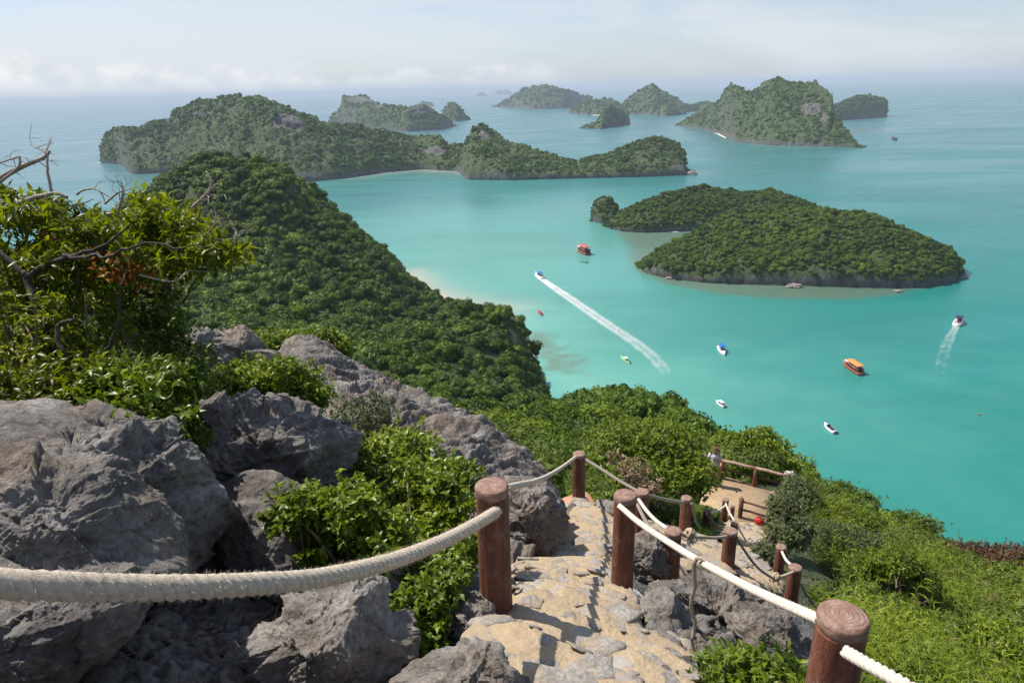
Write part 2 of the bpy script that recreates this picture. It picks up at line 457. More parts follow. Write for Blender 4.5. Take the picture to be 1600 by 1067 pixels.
# ------------------------------------------------------------------ crowns used by the woods
def ico(sub):
    t = (1 + sqrt(5)) / 2
    v = [(-1, t, 0), (1, t, 0), (-1, -t, 0), (1, -t, 0), (0, -1, t), (0, 1, t), (0, -1, -t), (0, 1, -t), (t, 0, -1), (t, 0, 1), (-t, 0, -1), (-t, 0, 1)]
    f = np.array([(0, 11, 5), (0, 5, 1), (0, 1, 7), (0, 7, 10), (0, 10, 11), (1, 5, 9), (5, 11, 4), (11, 10, 2), (10, 7, 6), (7, 1, 8), (3, 9, 4), (3, 4, 2), (3, 2, 6), (3, 6, 8), (3, 8, 9), (4, 9, 5), (2, 4, 11), (6, 2, 10), (8, 6, 7), (9, 8, 1)])
    v = unit(np.array(v, float))
    for _ in range(sub):
        e = np.sort(np.concatenate([f[:, [0, 1]], f[:, [1, 2]], f[:, [2, 0]]]), 1)
        ue, inv = np.unique(e, axis=0, return_inverse=True); inv = inv.ravel()
        m = unit((v[ue[:, 0]] + v[ue[:, 1]]) / 2); b = len(v); k = len(f); v = np.concatenate([v, m])
        a, bb, c = b + inv[:k], b + inv[k:2 * k], b + inv[2 * k:]
        f = np.concatenate([np.stack([f[:, 0], a, c], 1), np.stack([f[:, 1], bb, a], 1), np.stack([f[:, 2], c, bb], 1), np.stack([a, bb, c], 1)])
    return v, f


ICO = {k: ico(k) for k in range(0, 7)}


def quad_leaves(mb, pos, nrm, size, tint, rng):
    n = len(pos); a = unit(np.cross(nrm, rand_dirs(n, rng))); b = np.cross(nrm, a); s = size * rng.uniform(0.6, 1.3, n)[:, None]
    v = np.stack([pos - a * s, pos + b * s * 0.55 + nrm * s * 0.2, pos + a * s, pos - b * s * 0.55 + nrm * s * 0.2], 1).reshape(-1, 3)
    mb.add(v, [np.arange(n * 4).reshape(-1, 4)], np.repeat(tint, 4))


def crown_mesh(name, seed, lobes=7, leaves=420, size=0.16, core=1, flat=0.72, mat=None):
    """rounded broadleaf crown of radius ~1: leafy lobes round a centre; origin at the foot of the crown"""
    rng = np.random.default_rng(seed); mb = MB()
    cs = [np.array([0, 0, 0.55])]; rs = [0.62]
    for k in range(lobes):
        a = 2.4 * k + rng.uniform(-.4, .4); rr = rng.uniform(0.35, 0.68); cs.append(np.array([cos(a) * rr, sin(a) * rr, rng.uniform(0.25, 0.95) * flat])); rs.append(rng.uniform(0.3, 0.5))
    iv, iff = ICO[core]
    for c, r in zip(cs, rs):
        v = iv * (1 + 0.22 * fbm(iv * 2.2 + c * 7, 2, seed))[:, None] * r * np.array([1, 1, 0.85]) * 0.82 + c
        mb.add(v, [iff], 0.25)
    w = np.array(rs) ** 2; k = rng.choice(len(cs), leaves, p=w / w.sum()); d = rand_dirs(leaves, rng); d[:, 2] = np.where(rng.random(leaves) < .75, np.abs(d[:, 2]), d[:, 2])
    p = np.array(cs)[k] + d * np.array(rs)[k][:, None] * rng.uniform(0.8, 1.18, leaves)[:, None] * np.array([1, 1, 0.85])
    keep = p[:, 2] > 0.0
    tint = np.clip(rng.uniform(0.1, 0.7, len(cs))[k] + rng.uniform(-.2, .3, leaves), 0, 1)
    quad_leaves(mb, p[keep], unit(d + rand_dirs(leaves, rng) * 0.75)[keep], size, tint[keep], rng)
    me = mb.mesh(name, smooth=False)
    if mat: me.materials.append(mat)
    return me


def proto_collection(name, meshes):
    c = bpy.data.collections.new(name)
    for k, m in enumerate(meshes):
        c.objects.link(bpy.data.objects.new('%s_%02d' % (name, k), m))
    return c


_gn = {}


def scatter(name, pts, scl, rot, idx, coll, label, kind='stuff', mat=None, cat=None, parent=None):
    """one object whose points carry small plants or crowns"""
    if coll.name not in _gn:
        g = bpy.data.node_groups.new('scatter_' + coll.name, 'GeometryNodeTree')
        g.interface.new_socket('Geometry', in_out='INPUT', socket_type='NodeSocketGeometry')
        g.interface.new_socket('Geometry', in_out='OUTPUT', socket_type='NodeSocketGeometry')
        gi = g.nodes.new('NodeGroupInput'); go = g.nodes.new('NodeGroupOutput')
        ci = g.nodes.new('GeometryNodeCollectionInfo'); ci.inputs['Collection'].default_value = coll
        ci.inputs['Separate Children'].default_value = True; ci.inputs['Reset Children'].default_value = True
        ip = g.nodes.new('GeometryNodeInstanceOnPoints'); ip.inputs['Pick Instance'].default_value = True

        def na(nm, typ):
            n = g.nodes.new('GeometryNodeInputNamedAttribute'); n.data_type = typ; n.inputs['Name'].default_value = nm
            return [o for o in n.outputs if o.enabled and o.name == 'Attribute'][0]
        er = g.nodes.new('FunctionNodeEulerToRotation')
        g.links.new(gi.outputs[0], ip.inputs['Points']); g.links.new(ci.outputs[0], ip.inputs['Instance'])
        g.links.new(na('idx', 'INT'), ip.inputs['Instance Index']); g.links.new(na('rot', 'FLOAT_VECTOR'), er.inputs[0])
        g.links.new(er.outputs[0], ip.inputs['Rotation']); g.links.new(na('scl', 'FLOAT_VECTOR'), ip.inputs['Scale'])
        g.links.new(ip.outputs[0], go.inputs[0]); _gn[coll.name] = g
    me = bpy.data.meshes.new(name); n = len(pts)
    me.vertices.add(n); me.vertices.foreach_set('co', np.asarray(pts, np.float32).ravel())
    me.attributes.new('scl', 'FLOAT_VECTOR', 'POINT').data.foreach_set('vector', np.asarray(scl, np.float32).ravel())
    me.attributes.new('rot', 'FLOAT_VECTOR', 'POINT').data.foreach_set('vector', np.asarray(rot, np.float32).ravel())
    me.attributes.new('idx', 'INT', 'POINT').data.foreach_set('value', np.asarray(idx, np.int32))
    o = obj(name, me, mat, parent, label, cat, None, kind)
    md = o.modifiers.new('scatter', 'NODES'); md.node_group = _gn[coll.name]
    return o


M_FOREST = forest_mat('forest_leaves', (0.013, 0.034, 0.002), (0.068, 0.126, 0.005), (0.190, 0.262, 0.014), 0.012)
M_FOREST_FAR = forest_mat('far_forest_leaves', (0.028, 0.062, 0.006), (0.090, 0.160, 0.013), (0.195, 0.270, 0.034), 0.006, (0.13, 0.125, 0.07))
M_TREE = forest_mat('tree_leaves', (0.032, 0.066, 0.003), (0.122, 0.182, 0.007), (0.245, 0.30, 0.016), 0.03, (0.16, 0.12, 0.05), 0.2)
MID = proto_collection('mid_crown', [crown_mesh('mid_crown', 100 + k, (4, 7, 9, 5, 11, 6, 8)[k], 640, (0.10, .085, .11, .09, .10, .12, .08)[k], 1, (.6, .8, .7, 1.1, .55, .9, 1.3)[k], mat=M_FOREST) for k in range(7)])
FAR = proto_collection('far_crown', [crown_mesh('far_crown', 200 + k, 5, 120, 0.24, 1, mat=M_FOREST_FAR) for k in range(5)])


# ------------------------------------------------------------------ sea
def seg_dist(P, line):
    line = np.asarray(line, float); best = np.full(len(P), 1e9)
    for a, b in zip(line[:-1], line[1:]):
        ab = b - a; t = np.clip(((P - a) @ ab) / (ab @ ab + 1e-9), 0, 1)
        best = np.minimum(best, np.linalg.norm(P - a - t[:, None] * ab, axis=1))
    return best


def inside(P, poly):
    poly = np.asarray(poly, float); x, y = P[:, 0], P[:, 1]; c = np.zeros(len(P), bool); j = len(poly) - 1
    for i in range(len(poly)):
        xi, yi = poly[i]; xj, yj = poly[j]
        c ^= ((yi > y) != (yj > y)) & (x < (xj - xi) * (y - yi) / (yj - yi + 1e-12) + xi); j = i
    return c


def sxy(*uv): return np.array([sea_at(u, v)[:2] for u, v in uv])


def build_sea():
    gx = np.concatenate([[-52000, -20000, -9000, -5000], np.arange(-3000, -400, 60), np.arange(-400, -160, 12), np.arange(-160, 470, 3.2), np.arange(470, 800, 12), np.arange(800, 3600, 60), [5000, 9000, 20000, 52000]])
    gy = np.concatenate([[-3000, -800, -200, 0], np.arange(40, 240, 10), np.arange(240, 800, 3.2), np.arange(800, 1500, 9), np.arange(1500, 4000, 60), [4500, 5200, 6500, 9000, 14000, 25000, 52000]])
    X, Y = np.meshgrid(gx, gy); P = np.stack([X.ravel(), Y.ravel()], -1); nx, ny = len(gx), len(gy)
    N3 = np.concatenate([P, np.zeros((len(P), 1))], 1)
    wob = fbm(N3 / 22, 4, 40)
    beach = sxy((640, 428), (655, 443), (675, 456), (700, 468), (735, 476), (780, 483), (825, 500), (836, 545), (840, 570), (870, 590), (920, 610))
    db = seg_dist(P, beach) * (1 + 0.35 * wob)
    sand = np.exp(-(seg_dist(P, beach[:6]) * (1 + 0.35 * wob) / 15.0) ** 1.2)
    bay = np.linalg.norm((P - np.array([-40, 640])) / np.array([190, 300]), axis=1); pale = np.maximum(np.exp(-(db / 95.0)), 0.75 * np.exp(-bay ** 2 * 0.7))
    long_beach = sxy((560, 276), (600, 270), (660, 266), (722, 270))
    sand = np.maximum(sand, 0.6 * np.exp(-(seg_dist(P, long_beach) / 22)))
    pale = np.maximum(pale, 0.5 * np.exp(-(seg_dist(P, long_beach) / 90)))
    # reef flats: brownish shoals
    r1 = sxy((955, 352), (985, 385), (990, 405), (1000, 425), (1040, 443), (1120, 458), (1220, 468), (1320, 467), (1400, 458), (1460, 448), (1495, 436), (1300, 400), (1100, 370), (1080, 362), (1060, 362), (1000, 356))
    d1 = seg_dist(P, np.concatenate([r1, r1[:1]])); ins = inside(P, r1)
    sd = np.where(ins, d1, -d1) + 4.5 * wob
    reef = 1 / (1 + np.exp(-np.clip(sd / 2.2, -30, 30)))
    p2 = sxy((838, 530), (860, 552), (885, 572))
    d2 = seg_dist(P, p2); reef = np.maximum(reef, np.clip(1.35 - d2 / 11 + 1.1 * fbm(N3 / 6, 3, 44), 0, 1) * 0.85 * (d2 < 26))
    for pl, w in ((sxy((1130, 214), (1200, 229), (1340, 232)), 14), (sxy((1320, 205), (1380, 200)), 60)):
        reef = np.maximum(reef, 0.5 * np.exp(-(seg_dist(P, pl) / w) ** 2))
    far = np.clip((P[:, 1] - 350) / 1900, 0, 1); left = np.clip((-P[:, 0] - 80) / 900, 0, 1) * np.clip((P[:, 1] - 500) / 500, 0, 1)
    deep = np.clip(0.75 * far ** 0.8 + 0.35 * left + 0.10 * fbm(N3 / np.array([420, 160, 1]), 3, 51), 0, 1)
    i = np.arange(ny - 1)[:, None] * nx; j = np.arange(nx - 1)[None]
    f = np.stack([i + j, i + j + 1, i + nx + j + 1, i + nx + j], -1).reshape(-1, 4)
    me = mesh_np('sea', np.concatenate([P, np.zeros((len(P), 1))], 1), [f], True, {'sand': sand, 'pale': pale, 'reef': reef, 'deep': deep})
    m, nt = new_mat('sea_water'); at_ = lambda n: nd(nt, 'ShaderNodeAttribute', {'attribute_name': n}).outputs['Fac']
    p = pos_(nt)
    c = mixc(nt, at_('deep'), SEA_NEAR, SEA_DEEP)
    c = mixc(nt, math_(nt, 'MULTIPLY', at_('pale'), 0.85), c, SEA_PALE)
    c = mixc(nt, math_(nt, 'MULTIPLY', at_('sand'), 0.9), c, (0.43, 0.38, 0.30))
    rf = mixc(nt, noise_(nt, p, 0.12, 5, 0.65), (0.07, 0.095, 0.055), (0.17, 0.175, 0.105))
    c = mixc(nt, math_(nt, 'MULTIPLY', at_('reef'), 0.7), c, rf)
    ws = nd(nt, 'ShaderNodeVectorMath', {'operation': 'MULTIPLY'}, i0=p, i1=(0.35, 1.0, 1.0)).outputs[0]
    band = noise_(nt, ws, 0.008, 5, 0.62, 1.0)
    c = mixc(nt, 1.0, c, ramp(nt, band, [(0.3, grey(0.86)), (0.7, grey(1.12))]), 'MULTIPLY')
    h = math_(nt, 'ADD', noise_(nt, ws, 0.55, 5, 0.6, 0.3), math_(nt, 'MULTIPLY', noise_(nt, ws, 0.1, 3, 0.5), 2.5))
    s = princ(nt, Base_Color=c, Roughness=ramp(nt, noise_(nt, ws, 0.006, 4, 0.6, 0.8), [(.35, grey(.2)), (.65, grey(.36))]), IOR=1.33, Normal=bump(nt, h, 0.22, 0.6), Specular_IOR_Level=0.38)
    out_(nt, s)
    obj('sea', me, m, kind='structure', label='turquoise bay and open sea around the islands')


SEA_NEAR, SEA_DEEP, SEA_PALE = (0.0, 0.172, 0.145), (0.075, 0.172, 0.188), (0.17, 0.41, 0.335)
build_sea()


# ------------------------------------------------------------------ limestone land
def land_mat(name, floor0, floor1, sc=1.0):
    m, nt = new_mat(name); p = pos_(nt)
    r = nd(nt, 'ShaderNodeAttribute', {'attribute_name': 'rock'}).outputs['Fac']
    sand = nd(nt, 'ShaderNodeAttribute', {'attribute_name': 'sand'}).outputs['Fac']
    st = nd(nt, 'ShaderNodeVectorMath', {'operation': 'MULTIPLY'}, i0=p, i1=(1, 1, 0.22)).outputs[0]
    n1 = noise_(nt, st, 0.16 * sc, 6, 0.65)
    rc = ramp(nt, n1, [(0.30, (0.035, 0.033, 0.030)), (0.46, (0.085, 0.080, 0.072)), (0.62, (0.15, 0.142, 0.13)), (0.78, (0.16, 0.125, 0.095))])  # rock greys darkened: the shade on the cliffs is put into their colour
    fc = mixc(nt, noise_(nt, p, 0.05 * sc, 5, 0.65), floor0, floor1)
    k = math_(nt, 'ADD', r, math_(nt, 'MULTIPLY_ADD', noise_(nt, p, 0.22 * sc, 5, 0.7), 1.2, -0.6), clamp=True)
    k = ramp(nt, k, [(0.42, grey(0)), (0.58, grey(1))])
    c = mixc(nt, k, fc, rc)
    c = mixc(nt, sand, c, mixc(nt, noise_(nt, p, 1.2, 5, 0.6), (0.62, 0.49, 0.36), (0.50, 0.38, 0.27)))
    h = math_(nt, 'ADD', noise_(nt, st, 0.5 * sc, 6, 0.7), math_(nt, 'MULTIPLY', n1, 1.5))
    out_(nt, princ(nt, Base_Color=c, Roughness=0.9, Normal=bump(nt, h, 0.8, 1.6 / sc))); return m


M_LAND = land_mat('island_land', (0.030, 0.050, 0.012), (0.075, 0.105, 0.025))
M_HILL = land_mat('hill_land', (0.030, 0.045, 0.012), (0.075, 0.090, 0.025), 1.6)


def gsmooth(a, k):
    w = np.exp(-0.5 * (np.arange(-3 * k, 3 * k + 1) / max(k, .01)) ** 2); w /= w.sum()
    return np.convolve(np.pad(a, 3 * k, mode='edge'), w, 'valid')


def grid_normals(G):
    du = np.gradient(G, axis=1); dv = np.gradient(G, axis=0); n = np.cross(du, dv); n = unit(n)
    return np.where(n[..., 2:] < 0, -n, n)


def island_grid(sky_, front, ns, nt_, kr=1.4, amin=6, kb=1.6, cliff=5.0, crown=4.0, gam=0.75, terr=0.5, seed=0, rough=0.1, sm=2, lift=0.0):
    sky_ = np.array(sky_, float); front = np.array(front, float)
    us = np.linspace(max(sky_[0, 0], front[0, 0]), min(sky_[-1, 0], front[-1, 0]), ns)
    vf = gsmooth(np.interp(us, front[:, 0], front[:, 1]), sm); vk = np.interp(us, sky_[:, 0], sky_[:, 1])
    Fp = np.array([sea_at(u, v)[:2] for u, v in zip(us, vf)]); rF = np.linalg.norm(Fp, axis=1); e = Fp / rF[:, None]
    rr = np.array([ray(u, v) for u, v in zip(us, vk)]); te = rr[:, 2] / np.linalg.norm(rr[:, :2], axis=1)
    a = np.full(ns, 20.0)
    for _ in range(6):
        h = np.maximum(CAM_Z + te * (rF + a) - crown * 0.75, 0.5); a = gsmooth(kr * h + amin, max(2, ns // 40))
    h = np.maximum(CAM_Z + te * (rF + a) - crown * 0.75, 0.5)
    t = np.concatenate([[0, .004, .02], np.linspace(0.045, 1, nt_)[1:], 1 + np.linspace(0, 1, nt_ // 2)[1:]]); T = t[:, None]
    back = kb * h + amin
    r = rF[None] + np.where(T <= 1, a[None] * T, a[None] + back[None] * (T - 1))
    X = e[:, 0] * r; Y = e[:, 1] * r; P = np.stack([X.ravel(), Y.ravel(), 0 * X.ravel()], -1)
    H = h[None]; cl = np.minimum(cliff, 0.55 * h)[None] * (0.7 + 0.5 * fbm(P / 30, 3, seed + 5).reshape(X.shape))
    q = np.clip(T, 0, 1) ** gam
    n1 = fbm(P / max(20, a.mean() * 0.45), 4, seed).reshape(X.shape)
    st = terr * np.clip(0.5 + 1.2 * fbm(P / max(30, a.mean() * 0.9), 2, seed + 9).reshape(X.shape), 0, 1)
    qq = q * 3 + n1 * 0.5; fl = np.floor(qq); fr = qq - fl; tq = (fl + np.clip((fr - 0.35) / 0.3, 0, 1) * 0.8 + fr * 0.2 - n1 * 0.5) / 3
    q2 = np.clip(q + (tq - q) * st * np.sin(np.clip(T, 0, 1) * pi) ** .5, 0, 1)
    Zf = np.minimum(cl, H) * np.clip(T / 0.02, 0, 1) + (H - np.minimum(cl, H)) * q2
    Zb = H * (1 - (np.clip(T - 1, 0, 1)) ** 1.7)
    Z = np.where(T <= 1, Zf, Zb)
    mask = np.clip(T / 0.1, 0, 1) * np.where(T <= 1, 0.25 + 0.75 * np.sin(pi * np.clip(T, 0, 1) ** 1.2), 1)
    Z = Z + H * rough * n1 * mask + H * rough * 0.6 * fbm(P / max(8, a.mean() * 0.2), 4, seed + 3, ridged=True).reshape(X.shape) * mask
    Z = np.where(T >= 1.98, -3, np.where(T <= 0.001, -2, Z)) + lift
    wob = fbm(np.stack([X.ravel() / 14, Y.ravel() / 14, Z.ravel() / 10], -1), 3, seed + 21).reshape(X.shape) * np.minimum(4, 0.03 * H + 1) * np.clip((T - .003) * 1000, 0, 1)
    X = X - e[:, 0] * wob; Y = Y - e[:, 1] * wob
    return np.stack([X, Y, Z], -1), H * np.ones_like(X), T * np.ones_like(X)


def island(name, label, grids, seed, spacing, crown, forest_label, coll=FAR, cliffs=(), rockt=0.22, dens_noise=0.0):
    """grids: list of (G, H, T); one land object and one wood"""
    mb_v, fs, rocks, n0 = [], [], [], 0; pts, nrm_, rk_ = [], [], []
    rng = np.random.default_rng(seed)
    for G, H, T in grids:
        nv, nu = G.shape[:2]; N = grid_normals(G); P = G.reshape(-1, 3)
        rock = np.clip((rockt + 0.12 - N[..., 2]) / 0.24, 0, 1) * (0.75 + 0.5 * fbm(P / 25, 3, seed + 2).reshape(nv, nu))
        rock = np.maximum(rock, np.clip((0.022 - T) / 0.006, 0, 1))
        if len(cliffs):                                     # known bare cliffs on the seaward face
            q_ = P - CAM; dd_ = q_ @ FW; pu, pv = 800 + FPX * (q_ @ RT) / dd_, 533.5 - FPX * (q_ @ UP) / dd_
            edge = 0.35 * fbm(P / np.array([18, 18, 40]), 3, seed + 14)
            for cu, cv, ru, rv in cliffs:
                e_ = np.hypot((pu - cu) / ru, (pv - cv) / rv) + edge
                rock = np.maximum(rock, (0.8 * np.clip((1.1 - e_) * 3, 0, 1) * (T.ravel() < 1.0)).reshape(nv, nu))
        i = np.arange(nv - 1)[:, None] * nu; j = np.arange(nu - 1)[None]
        fs.append(np.stack([i + j, i + j + 1, i + nu + j + 1, i + nu + j], -1).reshape(-1, 4) + n0)
        mb_v.append(P); rocks.append(rock.ravel()); n0 += len(P)
        # places for crowns
        A = np.linalg.norm(np.cross(G[1:, :-1] - G[:-1, :-1], G[:-1, 1:] - G[:-1, :-1]), axis=-1)
        w = A * np.clip(N[:-1, :-1, 2], 0.35, 1) * (T[:-1, :-1] > 0.01) * (T[:-1, :-1] < 1.6) * np.clip(1.05 - rock[:-1, :-1] * 1.1, 0.05, 1)
        n = int(w.sum() / spacing ** 2); k = rng.choice(w.size, n, p=(w / w.sum()).ravel()); ii, jj = k // (nu - 1), k % (nu - 1)
        a, b = rng.random(n)[:, None], rng.random(n)[:, None]
        p = G[ii, jj] * (1 - a) * (1 - b) + G[ii, jj + 1] * a * (1 - b) + G[ii + 1, jj] * (1 - a) * b + G[ii + 1, jj + 1] * a * b
        pts.append(p); rk_.append(rock[ii, jj])
    me = mesh_np(name, np.concatenate(mb_v), fs, True, {'rock': np.concatenate(rocks), 'sand': np.zeros(n0)})
    obj(name, me, M_LAND, kind='structure', label=label)
    p = np.concatenate(pts); rk = np.concatenate(rk_); n = len(p)
    if dens_noise:
        g = fbm(p / 60, 3, seed + 70) - rng.uniform(-.5, .5, n) * 0.5
        small = g < -0.10
    else: small = np.zeros(n, bool)
    s = crown * np.clip(rng.lognormal(-.22, .34, n), .35, 1.6) * (1 - 0.45 * (rk > .4)) * np.where(small, 0.5, 1)
    scl = np.stack([s, s, s * rng.uniform(0.75, 1.15, n)], -1); p = p - np.array([0, 0, 1]) * (s * 0.35)[:, None]
    rot = np.stack([rng.uniform(-.2, .2, n), rng.uniform(-.2, .2, n), rng.uniform(0, 6.28, n)], -1)
    scatter('forest', p, scl, rot, rng.integers(0, len(coll.objects), n), coll, forest_label)
    return n


def IG(*a, **k): return island_grid(*a, **k)


cnt = {}
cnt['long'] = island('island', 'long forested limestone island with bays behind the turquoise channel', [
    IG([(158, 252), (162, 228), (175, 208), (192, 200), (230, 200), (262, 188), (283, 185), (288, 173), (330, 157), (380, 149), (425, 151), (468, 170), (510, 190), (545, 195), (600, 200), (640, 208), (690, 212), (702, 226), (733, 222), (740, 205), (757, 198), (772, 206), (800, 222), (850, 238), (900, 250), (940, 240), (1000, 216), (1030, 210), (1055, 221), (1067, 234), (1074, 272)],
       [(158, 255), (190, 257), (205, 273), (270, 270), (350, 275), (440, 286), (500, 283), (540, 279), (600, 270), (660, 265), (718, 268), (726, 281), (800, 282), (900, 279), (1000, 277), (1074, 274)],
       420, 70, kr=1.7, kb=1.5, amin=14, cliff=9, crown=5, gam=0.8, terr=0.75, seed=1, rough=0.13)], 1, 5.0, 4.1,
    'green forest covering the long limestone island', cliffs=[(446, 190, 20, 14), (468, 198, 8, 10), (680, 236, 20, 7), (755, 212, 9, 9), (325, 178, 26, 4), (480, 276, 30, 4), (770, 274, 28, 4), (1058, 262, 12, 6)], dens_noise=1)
cnt['oval'] = island('island', 'near oval island covered in dense dark green forest', [
    IG([(944, 352), (956, 338), (975, 326), (1010, 310), (1060, 293), (1090, 290), (1150, 297), (1200, 298), (1240, 306), (1275, 322), (1300, 340)],
       [(944, 354), (965, 361), (1000, 364), (1060, 362), (1120, 360), (1200, 362), (1300, 362)], 150, 40, kr=1.3, kb=1.4, amin=6, cliff=3.5, crown=4, gam=0.62, terr=0.2, seed=3, rough=0.14),
    IG([(995, 415), (1003, 405), (1030, 385), (1080, 360), (1130, 335), (1180, 323), (1230, 324), (1280, 322), (1330, 326), (1365, 340), (1400, 357), (1450, 374), (1485, 391), (1497, 405), (1500, 432)],
       [(995, 417), (1010, 428), (1060, 438), (1130, 444), (1250, 447), (1380, 450), (1440, 450), (1480, 444), (1500, 434)], 240, 60, kr=1.7, kb=1.5, amin=8, cliff=7, crown=4, gam=0.62, terr=0.25, seed=4, rough=0.13)], 3, 2.35, 2.6,
    'dense dark green forest covering the near oval island', coll=MID, rockt=0.2)
cnt['stack'] = island('island', 'small rock stack with trees at the tip of the oval island', [
    IG([(923, 346), (924, 328), (928, 313), (942, 305), (956, 309), (962, 318), (967, 332), (972, 347)], [(923, 346), (940, 350), (955, 351), (972, 350)], 50, 26, kr=0.55, kb=0.7, amin=5, cliff=4, crown=3, gam=0.5, terr=0.6, seed=6, rough=0.06, sm=1)], 6, 2.6, 2.8,
    'trees topping the small rock stack', coll=MID, rockt=0.15)
cnt['right'] = island('island', 'steep hilly island with a rocky shoulder and small white beach', [
    IG([(1056, 194), (1075, 182), (1100, 168), (1120, 157), (1127, 140), (1135, 133), (1150, 136), (1165, 142), (1185, 131), (1205, 122), (1225, 130), (1240, 133), (1255, 131), (1280, 142), (1291, 152), (1295, 175), (1308, 190), (1320, 205), (1335, 220), (1352, 230)],
       [(1056, 196), (1100, 203), (1130, 212), (1150, 222), (1200, 227), (1270, 229), (1352, 231)], 300, 70, kr=1.5, kb=1.4, amin=14, cliff=7, crown=6, gam=0.85, terr=0.6, seed=8, rough=0.12)], 8, 6.0, 4.6,
    'green forest covering the steep hilly island', cliffs=[(1268, 170, 20, 11), (1286, 185, 6, 10)], dens_noise=1)
cnt['right2'] = island('island', 'rounded wooded island behind the steep hilly island', [
    IG([(1290, 172), (1300, 163), (1315, 155), (1345, 147), (1375, 151), (1384, 158), (1386, 180)], [(1290, 190), (1340, 187), (1386, 183)], 110, 40, kr=1.1, kb=1.3, amin=12, cliff=10, crown=7, gam=0.6, terr=0.5, seed=9)], 9, 8, 6,
    'dark forest covering the rounded island')
cnt['backleft'] = island('island', 'flat topped cliff island behind the long island', [
    IG([(514, 188), (520, 178), (535, 167), (540, 150), (555, 149), (575, 149), (590, 159), (610, 163), (640, 166), (665, 163), (685, 174), (700, 182), (711, 195)], [(514, 192), (560, 200), (640, 206), (690, 203), (711, 197)], 180, 46, kr=1.2, kb=1.3, amin=14, cliff=10, crown=8, gam=0.8, terr=0.85, seed=10)], 10, 9, 6.5,
    'forest covering the flat topped cliff island', cliffs=[(562, 156, 22, 6), (655, 172, 22, 5), (590, 166, 8, 5), (700, 196, 12, 4)])
cnt['cone'] = island('island', 'steep cone shaped islet at the right end of the flat topped island', [
    IG([(688, 184), (697, 165), (710, 157), (720, 166), (728, 178), (736, 186)], [(688, 189), (715, 190), (736, 187)], 70, 30, kr=0.9, kb=1.0, amin=14, cliff=9, crown=8, gam=0.8, terr=0.5, seed=11)], 11, 9, 6.5, 'trees covering the cone shaped islet')
FARI = [
    ('broad bluish mountain island in the far centre', [(769, 167), (785, 159), (800, 150), (818, 138), (835, 133), (852, 131), (866, 135), (880, 140), (890, 139), (905, 147), (925, 151), (933, 163)], [(769, 167), (800, 169), (830, 171), (880, 170), (933, 164)]),
    ('pointed bluish mountain island right of the far centre', [(968, 166), (985, 148), (1003, 137), (1018, 130), (1030, 140), (1045, 148), (1060, 153), (1072, 170)], [(968, 178), (1020, 180), (1072, 179)]),
    ('low dark island joining the steep island at its left', [(1058, 168), (1070, 162), (1085, 161), (1100, 157), (1122, 162)], [(1058, 176), (1090, 174), (1122, 174)]),
    ('small wooded islet with a white beach left of the pointed island', [(888, 174), (903, 162), (925, 157), (943, 152), (962, 156), (975, 166), (983, 176)], [(888, 177), (930, 180), (983, 179)]),
    ('green humped islet with a low spit in front', [(906, 199), (920, 193), (932, 190), (940, 176), (955, 163), (968, 170), (980, 180), (984, 192)], [(906, 201), (940, 202), (984, 195)]),
    ('low round islet before the pointed island', [(1017, 176), (1025, 169), (1040, 165), (1055, 168), (1064, 178)], [(1017, 180), (1040, 182), (1064, 180)]),
    ('faint low islet behind the flat topped island', [(650, 166), (660, 159), (672, 159), (679, 165)], [(650, 166), (679, 167)]),
    ('tiny faint pointed islet near the horizon', [(744, 150), (750, 144), (753, 143), (761, 149)], [(744, 150), (761, 150.5)]),
    ('faint twin humped islet near the horizon', [(772, 148), (780, 142), (788, 141), (795, 140), (804, 147)], [(772, 148.5), (804, 148.5)]),
    ('barely visible islet on the horizon to the right', [(1064, 134.5), (1072, 132), (1082, 134.5)], [(1064, 136.2), (1082, 135.6)]),
]
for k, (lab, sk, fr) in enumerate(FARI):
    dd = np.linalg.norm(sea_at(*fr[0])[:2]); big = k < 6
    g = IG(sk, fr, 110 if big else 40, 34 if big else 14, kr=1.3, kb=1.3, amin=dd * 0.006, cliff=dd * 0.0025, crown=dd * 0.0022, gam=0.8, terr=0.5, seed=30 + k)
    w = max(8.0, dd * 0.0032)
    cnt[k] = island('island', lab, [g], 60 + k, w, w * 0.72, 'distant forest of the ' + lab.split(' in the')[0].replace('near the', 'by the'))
print('crowns', cnt)

